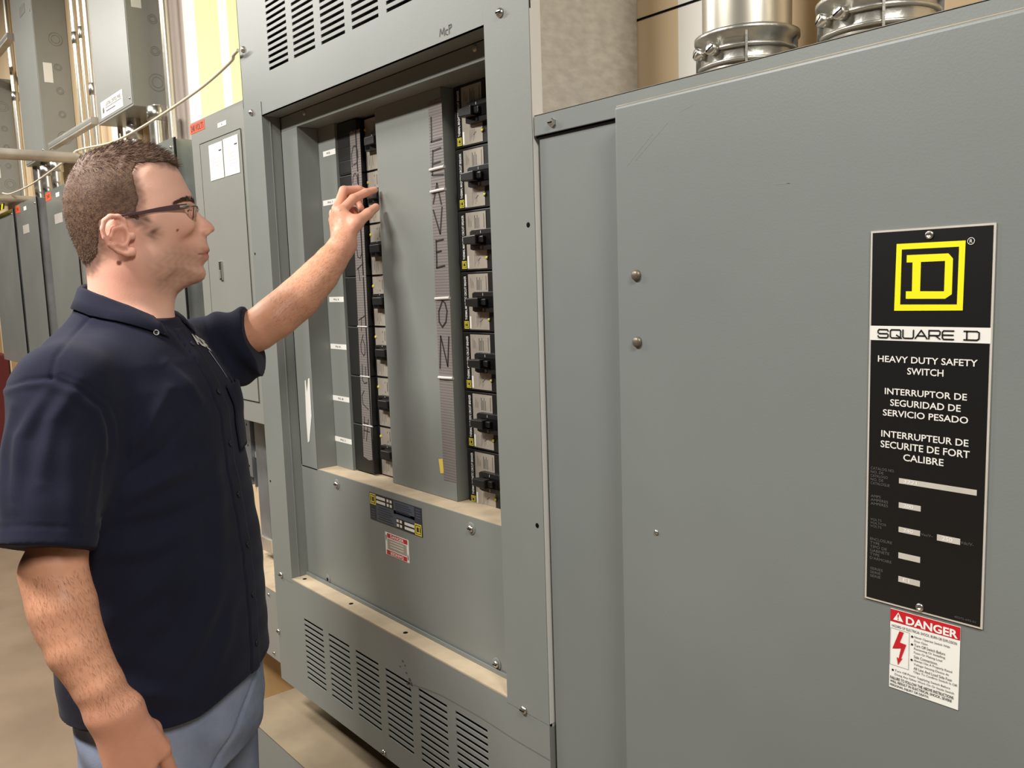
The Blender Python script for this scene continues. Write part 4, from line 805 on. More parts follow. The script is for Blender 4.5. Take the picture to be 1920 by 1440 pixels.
# ---- head
PROF = [(-.0815, 1.50), (-.0808, 1.5733), (-.0826, 1.5918), (-.0924, 1.6079), (-.1013, 1.6323), (-.1089, 1.6589), (-.1132, 1.6853), (-.1126, 1.7091), (-.1084, 1.7282), (-.0991, 1.7497), (-.0842, 1.7715), (-.0679, 1.7838), (-.0473, 1.7928), (-.029, 1.7994),
        (-.0108, 1.8017), (.0073, 1.8002), (.03, 1.797), (.0435, 1.7909), (.0546, 1.7826), (.061, 1.7741), (.0661, 1.7631), (.0733, 1.7483), (.0794, 1.7334), (.0846, 1.7222), (.0876, 1.7135), (.0899, 1.7059), (.0905, 1.6958), (.0915, 1.680), (.096, 1.662), (.1005, 1.650), (.1044, 1.6437), (.1059, 1.6373), (.1078, 1.6296), (.1083, 1.6232),
        (.1050, 1.6185), (.1056, 1.6117), (.1042, 1.6065), (.0989, 1.6002), (.0961, 1.5964), (.0993, 1.5899), (.1005, 1.5822), (.0969, 1.5732), (.0867, 1.5671), (.0742, 1.5636), (.0617, 1.5576), (.0514, 1.549), (.0473, 1.5414), (.0439, 1.5288), (.0408, 1.5033), (.040, 1.48), (-.0815, 1.48)]
NOSE = [(.080, 1.703), (.0905, 1.700), (.0977, 1.6857), (.1068, 1.6776), (.116, 1.6692), (.1208, 1.6615), (.1211, 1.6592), (.1192, 1.6560), (.1136, 1.6526), (.1072, 1.6488), (.1035, 1.644), (.080, 1.644)]
HAIR = [(.0567, 1.762), (.050, 1.7655), (.039, 1.7640), (.0034, 1.7590), (-.0031, 1.7446), (.0005, 1.7213), (.0030, 1.7027), (-.0024, 1.6838), (.0040, 1.6705), (-.0035, 1.664), (-.012, 1.672), (-.0336, 1.678), (-.0575, 1.668), (-.0608, 1.6419), (-.0642, 1.614), (-.0765, 1.5900), (-.14, 1.585), (-.14, 1.85), (.08, 1.85), (.075, 1.765)]
def hair_t(F_, Z_):      # hair thickness field inside the hair outline
    d = poly_sd(HAIR, F_, Z_); top = sstep(1.735, 1.775, Z_) * (1 - .5 * sstep(.03, .06, F_))
    return sstep(-.001, .010, d) * (.0030 + .0085 * top)
Wz = ([1.48, 1.53, 1.56, 1.60, 1.64, 1.68, 1.72, 1.75, 1.79, 1.81], [.060, .058, .060, .0645, .069, .0740, .0770, .0765, .071, .068])
def headfull(X, Y, Z, extra=0.0):
    F2, Z2 = X[:, :, 0], Z[0]
    F2 = X[:, 0, :]; Z2 = Z[0, :, :]
    F2, Z2 = np.broadcast_arrays(F2, Z2); d = poly_sd(PROF, F2, Z2)
    Rr = lrp(Z2, [1.50, 1.56, 1.62, 1.70, 1.80], [.058, .062, .070, .072, .075])
    Wd = lrp(Z2, *Wz) * (1 - .40 * sstep(.015, .085, F2) * (1 - sstep(1.640, 1.685, Z2)) * sstep(1.54, 1.58, Z2))
    A = ((Rr - np.minimum(d, Rr)) / Rr)[:, None, :]; Wd = Wd[:, None, :]; Rr = Rr[:, None, :]
    g = np.sqrt(A ** 2 + (Y / Wd) ** 2 + 1e-9)
    return (g - 1) * Rr * .9
H = .0024
bf = Field((-.26, -.31, .77), (.52, .38, 1.815), H)
def head_skin(X, Y, Z):
    F2, Z2 = np.broadcast_arrays(X[:, 0, :], Z[0, :, :]); return headfull(X, Y, Z) + (hair_t(F2, Z2) - .0004)[:, None, :]
bf.op(head_skin, (-.125, -.09, 1.485), (.115, .09, 1.812))
def nose_f(X, Y, Z):
    F2, Z2 = np.broadcast_arrays(X[:, 0, :], Z[0, :, :]); d = poly_sd(NOSE, F2, Z2); R0 = .011
    Wn = lrp(Z2, [1.645, 1.655, 1.668, 1.69, 1.70], [.0165, .0165, .0125, .0095, .010])
    g = np.sqrt((((R0 - np.minimum(d, R0)) / R0) ** 2)[:, None, :] + (Y / Wn[:, None, :]) ** 2 + 1e-9); return (g - 1) * R0
bf.op(nose_f, (.075, -.03, 1.635), (.130, .03, 1.71), .006)
for sg in (1, -1):
    bf.ell((.1025, sg * .0125, 1.6545), (.0105, .0065, .0075), .006)
    bf.ell((.050, sg * .050, 1.660), (.030, .009, .015), .03)                       # cheekbone
    bf.ell((.090, sg * .041, 1.6850), (.0205, .0215, .0115), .008, sub=True)         # eye socket
    bf.ell((.0655, sg * .033, 1.6845), (.0142, .0142, .0142), .004)                 # lids
    bf.cone((.070, sg * .030, 1.6838), (.0845, sg * .033, 1.6842), .0015, .0045, .001, sub=True)
    bf.ell((.112, sg * .0068, 1.6480), (.0050, .0030, .0036), .002, sub=True)       # nostril
    bf.cone((.106, sg * .018, 1.656), (.0905, sg * .030, 1.634), .0010, .0008, .004, sub=True)   # nasolabial fold
    bf.cone((.1075, 0, 1.6185), (.0895, sg * .0255, 1.6150), .0012, .0012, .002, sub=True)     # mouth line
    bf.cone((.1035, 0, 1.6235), (.093, sg * .020, 1.6175), .0048, .003, .004); bf.cone((.1015, 0, 1.6118), (.092, sg * .018, 1.6140), .0052, .003, .004)
    bf.cone((.1085, 0, 1.6182), (.0885, sg * .0255, 1.6150), .0011, .0011, .0015, sub=True)
    bf.ell((.012, sg * .052, 1.598), (.034, .009, .020), .02)                        # jaw
    # ear
    S = lambda f, s, z: (f, sg * s, z)
    bf.ell(S(-.036, .0775, 1.645), (.0205, .0058, .0265), .003, rot=((.98, sg * .17, 0), (-sg * .17, .98, 0), (0, 0, 1)))
    hx = [S(-.0205, .077, 1.6600), S(-.0230, .0785, 1.6690), S(-.0310, .0815, 1.6748), S(-.0430, .0850, 1.6748), S(-.0520, .0872, 1.6675), S(-.0558, .0880, 1.6545), S(-.0540, .0868, 1.6410), S(-.0470, .0845, 1.6290), S(-.0360, .0815, 1.6195), S(-.0240, .0790, 1.6145)]
    bf.chain(hx, [.0030, .0036, .0040, .0042, .0042, .0040, .0038, .0038, .0042, .0048], .002)
    bf.ell(S(-.0165, .0780, 1.6190), (.0085, .0045, .0085), .003)
    bf.ell(S(-.0265, .0850, 1.6430), (.0085, .0060, .0125), .002, sub=True); bf.ell(S(-.0410, .0895, 1.6630), (.0045, .0035, .0045), .002, sub=True)
    bf.chain([S(-.0290, .0822, 1.6590), S(-.0400, .0850, 1.6545), S(-.0445, .0850, 1.6430), S(-.0380, .0830, 1.6310), S(-.0260, .0805, 1.6265)], [.0022, .0034, .0036, .0034, .0026], .003)
    bf.ell(S(-.0135, .0770, 1.6440), (.0060, .0050, .0070), .003)
# ---- neck, trunk
bf.cone((-.025, 0, 1.60), (-.030, 0, 1.46), .055, .063, .02); bf.cone((-.03, -.05, 1.455), (-.03, .05, 1.455), .06, .06, .03)
bf.cone((.06, -.12, 1.415), (-.08, .13, 1.405), .05, .05, .03); bf.cone((-.02, 0, 1.38), (-.005, 0, .90), .11, .115, .05); bf.ell((-.005, 0, .90), (.12, .145, .12), .03)
# ---- reaching arm
A1 = [(.080, -.160, 1.425), (.200, -.137, 1.474), (.2814, -.131, 1.5316), (.354, -.152, 1.6044), (.387, -.1675, 1.640)]
bf.chain(A1, [.044, .0400, .0390, .0310, .0265], .006)
bf.cone((.235, -.128, 1.495), (.330, -.142, 1.575), .036, .030, .02); bf.cone((.380, -.157, 1.637), (.388, -.180, 1.643), .0235, .0235, .012)
J = {'W': (.3908, -.1689, 1.6457), 'iM': (.3867, -.1843, 1.7076), 'iP': (.4148, -.1922, 1.7369), 'iD': (.4417, -.1966, 1.7519), 'iT': (.4628, -.2014, 1.7594), 'mM': (.3847, -.2086, 1.7146), 'mP': (.4028, -.2227, 1.757), 'mD': (.4346, -.2256, 1.7611), 'mT': (.4583, -.2248, 1.7541),
     'rM': (.3836, -.2318, 1.7081), 'rP': (.415, -.2445, 1.7431), 'rD': (.4328, -.2285, 1.7365), 'rT': (.4339, -.209, 1.72), 'pM': (.3849, -.2507, 1.6963), 'pP': (.4138, -.258, 1.7241), 'pD': (.4287, -.2444, 1.7178), 'pT': (.4314, -.2302, 1.7051), 'tC': (.3934, -.1583, 1.658), 'tM': (.4094, -.1546, 1.6836), 'tI': (.4359, -.1621, 1.7048), 'tT': (.4579, -.182, 1.7209)}
dv_ = np.array((.404, -.914, -.117))               # away from the camera, so the finger tips reach the handle
for k_, a_ in dict(iT=.026, tT=.026, mT=.024, iD=.022, tI=.02, mD=.02, rT=.018, pT=.016, rD=.016, pD=.015, iP=.014, mP=.014, tM=.012, rP=.012, pP=.012, iM=.006, mM=.006, rM=.006, pM=.006, tC=.003).items(): J[k_] = tuple(np.array(J[k_]) * 1 + dv_ * a_ + np.array((.012, 0, .001)) * a_ / .026 * .0)
Wc = np.array((.3880, -.178, 1.643))
for a, r in (('iM', .0118), ('mM', .0118), ('rM', .0112), ('pM', .0105)):
    st = Wc + (np.array(J[a]) - Wc) * .12 + np.array((0, {'iM': .008, 'mM': .0, 'rM': -.008, 'pM': -.014}[a], 0)); bf.cone(st, J[a], .0165, r, .014)
bf.cone((.398, -.172, 1.668), (.401, -.205, 1.690), .014, .012, .015)
bf.chain([(.3905, -.168, 1.652), J['tM'], J['tI'], J['tT']], [.0165, .0130, .0105, .0088], .006)
bf.cone(J['tM'], J['iM'], .010, .009, .014)
for f in 'imrp':
    q = {'i': (.0108, .0096, .0086, .0074), 'm': (.0110, .0098, .0087, .0076), 'r': (.0102, .0092, .0082, .0072), 'p': (.0090, .0082, .0073, .0064)}[f]
    bf.chain([J[f + 'M'], J[f + 'P'], J[f + 'D'], J[f + 'T']], q, .0035)
# ---- hanging arm
A2 = [(-.105, .155, 1.385), (-.150, .2500, 1.172), (-.1440, .2660, 1.115), (-.1320, .2800, 1.055), (-.1080, .2960, 1.000), (-.0905, .3040, .963)]
bf.chain(A2, [.044, .0395, .0425, .0395, .0335, .0290], .006)
bf.cone((-.166, .249, 1.160), (-.152, .262, 1.09), .032, .031, .02); bf.cone((-.105, .306, .965), (-.078, .302, .962), .0245, .0240, .015)
kn = [(-.034, .300, .885), (-.055, .314, .874), (-.078, .320, .876), (-.099, .318, .884)]
wr = [(-.073, .302, .955), (-.083, .306, .955), (-.093, .308, .955), (-.102, .308, .955)]
for a, c, r in zip(wr, kn, (.0135, .0135, .013, .012)): bf.cone(a, c, .0195, r, .016)
fl_ = [[(-.024, .292, .842), (-.030, .272, .822), (-.042, .258, .818)], [(-.047, .306, .828), (-.052, .284, .805), (-.062, .268, .803)], [(-.072, .312, .832), (-.074, .290, .809), (-.080, .274, .808)], [(-.096, .311, .846), (-.095, .294, .826), (-.096, .280, .823)]]
for c, ch, r in zip(kn, fl_, (.0105, .0108, .0102, .0090)): bf.chain([c] + ch, [r * 1.08, r, r * .9, r * .78], .0035)
bf.chain([(-.072, .296, .940), (-.046, .284, .912), (-.034, .270, .878), (-.036, .258, .850)], [.018, .0135, .0108, .0088], .008)
V, Q = bf.mesh(); V = relax(V, Q, 2, .4); del bf
# skin colouring as a painted attribute (beard shadow, lips, flush, moles, hairline, shade in mouth crease and nostrils)
F_, S_, Z_ = V.T; n = len(V)
cols = np.tile(np.array(lin(252, 198, 176)[:3]), (n, 1)); nz = np.sin(F_ * 310 + np.sin(Z_ * 260) * 2) * np.sin(S_ * 280 + Z_ * 190) * .5 + .5
def mixc(w, rgb): global cols; w = np.clip(w, 0, 1)[:, None]; cols = cols * (1 - w) + np.array(lin(*rgb)[:3]) * w
gs = lambda c, r: np.exp(-(((F_ - c[0]) / r[0]) ** 2 + ((np.abs(S_) - c[1]) / r[1]) ** 2 + ((Z_ - c[2]) / r[2]) ** 2))
head = (Z_ > 1.50) & (F_ < .13) & (np.abs(S_) < .1)
arm = ~head
mixc(arm * .8, (220, 158, 122)); mixc(arm * nz * .18, (196, 132, 100))
hd = sstep(.34, .42, F_) * (Z_ > 1.55); mixc(hd * .55, (226, 164, 142)); hd2 = sstep(1.03, .94, Z_) * (S_ > .2); mixc(hd2 * (.5), (216, 152, 130))
mixc(head * gs((.075, .045, 1.645), (.03, .03, .03)) * .35, (222, 140, 118)); mixc(head * gs((.118, 0, 1.660), (.016, .02, .014)) * .5, (222, 132, 112))
mixc(head * gs((-.036, .085, 1.645), (.03, .014, .04)) * .5, (226, 138, 116)); mixc(head * gs((-.03, .06, 1.57), (.05, .04, .05)) * .45, (214, 136, 112))
beard = head * sstep(1.642, 1.612, Z_ + .35 * np.maximum(0, .045 - F_)) * sstep(-.012, .03, F_) * sstep(1.528, 1.562, Z_); mu = head * gs((.103, .0, 1.636), (.012, .026, .009))
mixc((np.maximum(beard * .50, mu * .42)) * (.8 + .4 * nz), (158, 122, 98))
side = head * np.maximum(gs((.008, .07, 1.668), (.011, .03, .014)), gs((.017, .07, 1.650), (.014, .03, .012))) * (F_ > -.010); mixc(side * .85 * (.55 + .8 * nz), (122, 92, 78))
lip = head * np.exp(-(((Z_ - 1.6178) / .0085) ** 2 + (S_ / .021) ** 2)) * sstep(.088, .097, F_); mixc(lip * 1.1, (186, 108, 92))
mixc(head * np.exp(-((Z_ - (1.6182 - .16 * np.maximum(0, .107 - F_))) / .0013) ** 2) * sstep(.0865, .090, F_) * .8, (112, 56, 48))  # dark of the mouth crease painted into the skin colour
mixc(head * gs((.1095, .0075, 1.6485), (.0045, .0045, .0028)) * .9, (110, 60, 52)); mixc(head * gs((.1005, .019, 1.650), (.004, .006, .004)) * .35, (178, 104, 90))  # shade of the nostrils and nose-wing crease painted in
hp = poly_sd(HAIR, F_, Z_); mixc(head * (sstep(.0815, .0785, np.abs(S_)) * (F_ > -.06) + (F_ <= -.06)) * sstep(-.014, .002, hp + .004 * (nz - .5)) * .85, (118, 90, 78))
lid = head * gs((.074, .036, 1.692), (.012, .016, .006)); mixc(lid * .3, (196, 132, 110))
mole = lambda f, z, r: head * sstep(r * 1.3, r * .7, np.sqrt((F_ - f) ** 2 + (Z_ - z) ** 2)) * (S_ > .02)
mixc(mole(-.0360, 1.6020, .0040), (120, 70, 52)); mixc(mole(.0560, 1.6540, .0022), (130, 76, 58)); mixc(mole(-.0140, 1.690, .0014), (150, 96, 76))
tat = np.exp(-(((F_ + .192) / .014) ** 2 + ((Z_ - 1.192) / .012) ** 2)) * (S_ > .2); mixc(tat * .8, (92, 74, 68))
SKIN = mat('skin', lin(214, 160, 130), 0.46, 0, 0.4, bump=0.10, bscale=420)
nt = SKIN.node_tree; bs = nt.nodes['Principled BSDF']; at_ = nt.nodes.new('ShaderNodeAttribute'); at_.attribute_name = 'tone'; nt.links.new(at_.outputs['Color'], bs.inputs['Base Color'])
bs.inputs['Subsurface Weight'].default_value = .12; bs.inputs['Subsurface Radius'].default_value = (.012, .005, .003); bs.inputs['Subsurface Scale'].default_value = .5
body = skinmesh('body', V, Q, [SKIN], man)
NB = vnorm(V, Q)
if np.mean(np.sum(NB[head] * (V[head] - np.array((-.01, 0, 1.66))), axis=1)) < 0: NB = -NB
cand = np.where(((S_ > .2) & (Z_ < 1.17) & (Z_ > .97)) | ((F_ > .22) & (F_ < .385) & (Z_ > 1.48)))[0]
sv, sf = [], []
for i_ in RNG.choice(cand, 9000):
    p, nn = V[i_], NB[i_]; dn = np.array((.30, .35, -1.0)) if S_[i_] > .1 else np.array((.75, -.1, .70)); dn = dn / np.linalg.norm(dn)
    dn = dn - nn * (dn @ nn) + RNG.normal(0, .28, 3) + nn * .22; dn /= np.linalg.norm(dn); sd = np.cross(dn, nn); sd /= np.linalg.norm(sd) + 1e-9; k = len(sv); L = RNG.uniform(.005, .012)
    sv += [p - sd * .00011, p + sd * .00011, p + dn * L]; sf.append((k, k + 1, k + 2))
sv = np.array(sv); sv[:, 1] *= -1; me = bpy.data.meshes.new('arm_hair'); me.from_pydata(sv.tolist(), [], sf); me.materials.append(mat('fair_arm_hair', lin(128, 88, 62), .6))
ah = bpy.data.objects.new('arm_hair', me); C.objects.link(ah); ah.parent = man; ah['kind'] = 'stuff'
ca = body.data.color_attributes.new('tone', 'FLOAT_COLOR', 'POINT'); ca.data.foreach_set('color', np.hstack([cols, np.ones((n, 1))]).astype(np.float32).ravel())
# ---- hair: cap plus short strands
HAIRM = mat('brown_hair', lin(124, 98, 80), 0.6, 0, 0.3, col2=lin(92, 70, 60), nscale=160, bump=0.5, bscale=600)
hf = Field((-.125, -.092, 1.575), (.085, .092, 1.812), .0022)
def hair_f(X, Y, Z):
    F2, Z2 = np.broadcast_arrays(X[:, 0, :], Z[0, :, :]); d = poly_sd(HAIR, F2, Z2); t = hair_t(F2, Z2)
    return np.maximum(headfull(X, Y, Z), (-(d - .0015))[:, None, :] + 0 * Y)
hf.op(hair_f, (-.2, -.2, 1.5), (.2, .2, 1.9)); HV, HQ = hf.mesh(); HV = relax(HV, HQ, 2, .4); N = vnorm(HV, HQ)
if np.mean(np.sum(N * (HV - np.array((-.02, 0, 1.70))), axis=1)) < 0: N = -N
HV = HV + N * (np.sin(HV[:, [0]] * 260 + HV[:, [1]] * 90) * np.sin(HV[:, [1]] * 310 + HV[:, [2]] * 150) * .0011 * sstep(1.74, 1.775, HV[:, [2]]))
hair = skinmesh('hair', HV, HQ, [HAIRM], man)
sv, sf = [], []; pick = RNG.choice(len(HV), 16000)
for i in pick:
    p, nn = HV[i], N[i]; ins = math.hypot(p[0] + .02, p[2] - 1.70)
    if ins < .055 and abs(p[1]) < .06: continue
    top = float(sstep(1.735, 1.775, p[2])); L = (.0035 + .0085 * top) * RNG.uniform(.6, 1.25)
    fl = np.array([1.0 * top - .10 * (1 - top), RNG.normal(0, .2), -.55 * (1 - top) + .1]); dv = nn * (.5 + .05 * top) + fl + RNG.normal(0, .18, 3); dv /= np.linalg.norm(dv)
    sd = np.cross(dv, nn); sd = sd / (np.linalg.norm(sd) + 1e-9) * .00045; b0 = p - nn * .0012; k = len(sv)
    sv += [b0 - sd, b0 + sd, b0 + dv * L * .6 + sd * .6, b0 + dv * L + fl * L * .15, b0 + dv * L * .6 - sd * .6]; sf.append((k, k + 1, k + 2, k + 3, k + 4))
sv = np.array(sv); sv[:, 1] *= -1
me = bpy.data.meshes.new('strands'); me.from_pydata(sv.tolist(), [], sf); me.materials.append(HAIRM)
so_ = bpy.data.objects.new('strands', me); C.objects.link(so_); so_.parent = hair
BROWM = mat('eyebrow_hair', lin(84, 60, 46), .6)
for sg in (1, -1):
    b = MB(); pts = [(.0890, .012, 1.7030), (.0868, .022, 1.7055), (.0828, .034, 1.7075), (.0735, .050, 1.7060), (.0640, .0600, 1.7020), (.0555, .0665, 1.6975)]; hw = [.0034, .0042, .0042, .0034, .0024, .0012]
    for k in range(420):
        t = RNG.uniform(0, 4.99); i = int(t); u = t - i; p = (1 - u) * np.array(pts[i]) + u * np.array(pts[i + 1]); h_ = (1 - u) * hw[i] + u * hw[i + 1]
        out = np.array([math.cos(min(1.3, p[1] * 20)), math.sin(min(1.3, p[1] * 20)), 0]); tg = np.array(pts[i + 1]) - np.array(pts[i]); tg /= np.linalg.norm(tg)
        p = p + out * RNG.uniform(.0002, .0016) + np.array([0, 0, RNG.uniform(-1, 1) * h_]); q = p + (tg + np.array([0, 0, RNG.uniform(.1, .5)])) * .0075 + out * .0006
        w = np.array([0, 0, .0006]); b.add([(a_[0], -sg * a_[1], a_[2]) for a_ in (p - w, p + w, q)], [(0, 1, 2)], BROWM)
    b.build('eyebrow', man, recalc=False)
EYEW = mat('eye_white', lin(225, 215, 205), .2); EYED = mat('eye_iris', lin(70, 52, 40), .15)
for sg in (1, -1):
    b = MB(); b.lathe((.0672, -sg * .033, 1.6843), (1, 0, 0), [(.0118 * math.sin(a), -.0118 * math.cos(a)) for a in [.05 + i * .19 for i in range(14)]], EYEW, 20)
    b.lathe((.0672, -sg * .033, 1.6843), (1, 0, 0), [(.0119 * math.sin(a), .0119 * math.cos(a)) for a in [.5, .4, .3, .2, .1, .02]], EYED, 20); b.tube([(.0755, -sg * .0440, 1.6868), (.0800, -sg * .037, 1.6892), (.0815, -sg * .030, 1.6892)], .0011, BROWM, 6); b.build('eye', man)
# ---- glasses
TEMPLE = mat('dark_brown_temple', lin(74, 48, 52), .3, 0, .6); HINGE = mat('silver_hinge', lin(190, 180, 170), .25, .9)
LENS = bpy.data.materials.new('clear_lens'); LENS.use_nodes = True; lb = LENS.node_tree.nodes['Principled BSDF']
lb.inputs['Transmission Weight'].default_value = 1; lb.inputs['Roughness'].default_value = .02; lb.inputs['IOR'].default_value = 1.05; lb.inputs['Base Color'].default_value = (.95, .95, .93, 1)
b = MB(); b.tube([(.0935, -.009, 1.690), (.0965, 0, 1.6935), (.0935, .009, 1.690)], .0011, HINGE, 8)
for sg in (1, -1):
    b.tube([(.0945, -sg * .0095, 1.694), (.092, -sg * .030, 1.6955), (.086, -sg * .052, 1.6945), (.0790, -sg * .0625, 1.692)], .0012, TEMPLE, 8)
    b.tube([(.0790, -sg * .0625, 1.692), (.0745, -sg * .0695, 1.6920), (.0610, -sg * .0738, 1.6908)], [.002, .0034, .0032], HINGE, 8)
gl = b.build('eyeglasses', man)
for sg in (1, -1):
    b = MB(); p0 = [(.0940, .0105), (.0915, .030), (.0860, .050), (.0800, .0605)]; vs = []
    zt = [1.6938, 1.6952, 1.6945, 1.692]; zb_ = [1.674, 1.670, 1.671, 1.678]
    for off in (0, -.0016):
        for (f, s), z in zip(p0, zt): vs.append((f + off, -sg * s, z))
        for (f, s), z in zip(p0, zb_): vs.append((f + off - .003, -sg * s, z))
    fs = [(i, i + 1, 4 + i + 1, 4 + i) for i in range(3)] + [(8 + i + 1, 8 + i, 12 + i, 12 + i + 1) for i in range(3)] + [(i + 1, i, 8 + i, 8 + i + 1) for i in range(3)] + [(4 + i, 5 + i, 13 + i, 12 + i) for i in range(3)] + [(0, 4, 12, 8), (3, 11, 15, 7)]
    b.add(vs, fs, LENS); b.build('lens', gl)
    b = MB(); pa = [(.0735, .0700, 1.6925), (.055, .0745, 1.6900), (.030, .0775, 1.6862), (.005, .0805, 1.6812), (-.020, .0815, 1.6768), (-.030, .0790, 1.6752), (-.046, .0700, 1.669), (-.0605, .0745, 1.653), (-.0625, .0775, 1.6445)]
    hh = [.0042, .0046, .0036, .0026, .0018, .0016, .0016, .002, .0028]; vs = []
    for (f, s, z), h_ in zip(pa, hh): vs += [(f, -sg * (s - .001), z - h_), (f, -sg * (s + .001), z - h_), (f, -sg * (s + .001), z + h_), (f, -sg * (s - .001), z + h_)]
    m_ = len(pa); b.add(vs, [(4 * i + a, 4 * i + (a + 1) % 4, 4 * i + 4 + (a + 1) % 4, 4 * i + 4 + a) for i in range(m_ - 1) for a in range(4)] + [(3, 2, 1, 0), (4 * m_ - 4, 4 * m_ - 3, 4 * m_ - 2, 4 * m_ - 1)], TEMPLE); tpl = b.build('temple', gl, bevel=.0006)
# ---- shirt
PSI = math.radians(28); cP, sP = math.cos(PSI), math.sin(PSI)
SZ = [.78, .84, .95, 1.10, 1.25, 1.35, 1.40, 1.44, 1.47, 1.50, 1.53, 1.56]
SA = [.157, .157, .161, .160, .152, .149, .140, .124, .105, .086, .074, .070]
SBw = [.200, .203, .207, .210, .214, .208, .200, .176, .140, .102, .080, .076]
SCx = [-.008, -.008, -.010, -.012, -.022, -.026, -.033, -.037, -.038, -.036, -.033, -.030]
def torso(X, Y, Z):
    z = Z[0, 0]; a, bw, cx = (lrp(z, SZ, q)[None, None, :] for q in (SA, SBw, SCx))
    xf = (X - cx) * cP + Y * sP; yl = -(X - cx) * sP + Y * cP
    g = (np.abs(xf / a) ** 2.3 + np.abs(yl / bw) ** 2.3 + 1e-9) ** (1 / 2.3); return (g - 1) * np.minimum(a, bw) * .9
sf_ = Field((-.27, -.27, .80), (.26, .36, 1.56), .0034)
sf_.op(torso, (-.27, -.27, .78), (.26, .36, 1.545))
def zcut(X, Y, Z): 
    xf = X * cP + Y * sP; return Z - 1.524 - .22 * (-(xf) - .02)              # neck opening plane, higher at the back
sf_.d = np.maximum(sf_.d, zcut(*sf_.block((-9,) * 3, (9,) * 3)[1:]))
sh_r, hm_r = np.array((-.120, .184, 1.408)), np.array((-.160, .262, 1.200)); sh_l, hm_l = np.array((.085, -.165, 1.425)), np.array((.190, -.130, 1.450))
def sleeve(a, b_, r0, r1, sx_, k, upv):
    ab = b_ - a; L = np.linalg.norm(ab); u = ab / L; uv = np.array(upv, float); uv -= u * (uv @ u); uv /= np.linalg.norm(uv)
    def fn(X, Y, Z):
        x, y, z = X - a[0], Y - a[1], Z - a[2]; t = (x * u[0] + y * u[1] + z * u[2]); tt = np.clip(t / L, 0, 1); e = x * uv[0] + y * uv[1] + z * uv[2]
        rad2 = x * x + y * y + z * z - t * t; r = r0 + (r1 - r0) * tt
        q = np.sqrt(np.maximum(rad2 - e * e, 0) + (e / sx_) ** 2 + np.minimum(t, 0) ** 2) - r
        return np.maximum(q, t - L)
    m = max(r0, r1) * max(sx_, 1) + .03
    sf_.op(fn, np.minimum(a, b_) - m, np.maximum(a, b_) + m, k); return u, L
uR, LR = sleeve(sh_r, hm_r, .074, .0655, 1.0, .030, (1, 0, 0)); uL, LL = sleeve(sh_l, hm_l, .066, .064, 1.12, .035, (0, 0, 1))
sf_.cone((.06, -.11, 1.435), (-.08, .125, 1.430), .052, .052, .04)
sf_.cone((-.10, .05, 1.42), (-.13, .16, 1.40), .06, .055, .05)               # upper back and shoulder blade
def hem(F_, S_):
    xf = F_ * cP + S_ * sP; yl = -F_ * sP + S_ * cP; return .856 + .022 * sstep(.10, .15, xf) + .012 * np.abs(yl) / .2
sl, X, Y, Z = sf_.block((-9,) * 3, (9,) * 3); inner = np.maximum(sf_.d + .0062, -1)
sf_.d = np.maximum(sf_.d, hem(X, Y) - Z)
lowcut = np.maximum(inner, Z - .90); sf_.d = np.maximum(sf_.d, -lowcut)       # hollow hem
for a, u, L, r in ((sh_r, uR, LR, .0555), (sh_l, uL, LL, .057)):               # hollow sleeve ends
    t = (X - a[0]) * u[0] + (Y - a[1]) * u[1] + (Z - a[2]) * u[2]; rad = np.sqrt(np.maximum((X - a[0]) ** 2 + (Y - a[1]) ** 2 + (Z - a[2]) ** 2 - t * t, 0))
    sf_.d = np.where((t > L - .05) & (t < L + .02) & (rad < .1), np.maximum(sf_.d, -np.maximum(np.maximum(rad - r, inner), L - .04 - t)), sf_.d)
V, Q = sf_.mesh(); V = relax(V, Q, 3, .5); N = vnorm(V, Q)
if np.mean(np.sum(N * (V - np.array((-.02, 0, 1.15))), axis=1)) < 0: N = -N
F_, S_, Z_ = V.T; xf = (F_ + .015) * cP + S_ * sP; yl = -(F_ + .015) * sP + S_ * cP; disp = np.zeros(len(V))
tR = ((V - sh_r) @ uR); radR = np.linalg.norm(V - sh_r - tR[:, None] * uR, axis=1); onR = (tR > -.07) & (radR < .092) & (S_ > .1); tL = ((V - sh_l) @ uL); onL = (tL > .03) & (S_ < -.05) & (F_ > .10) & (Z_ > 1.36)
def fold(pts, w, h, m=None):                # crease ridge drawn in (forward, up) on his right side
    global disp
    P = np.array(pts); d = np.full(len(V), 9.)
    along = np.zeros(len(V))
    for i in range(len(P) - 1):
        a, e = P[i], P[i + 1] - P[i]; t = np.clip(((F_ - a[0]) * e[0] + (Z_ - a[1]) * e[1]) / (e @ e), 0, 1); dd = np.hypot(F_ - a[0] - t * e[0], Z_ - a[1] - t * e[1])
        along = np.where(dd < d, (i + t) / (len(P) - 1), along); d = np.minimum(d, dd)
    k = np.exp(-(d / w) ** 2) * np.sin(np.pi * np.clip(along, .04, .96)) ** .5 * (S_ > .0)
    if m is not None: k = k * m
    disp += 1.35 * h * k
tor = ~onR & ~onL
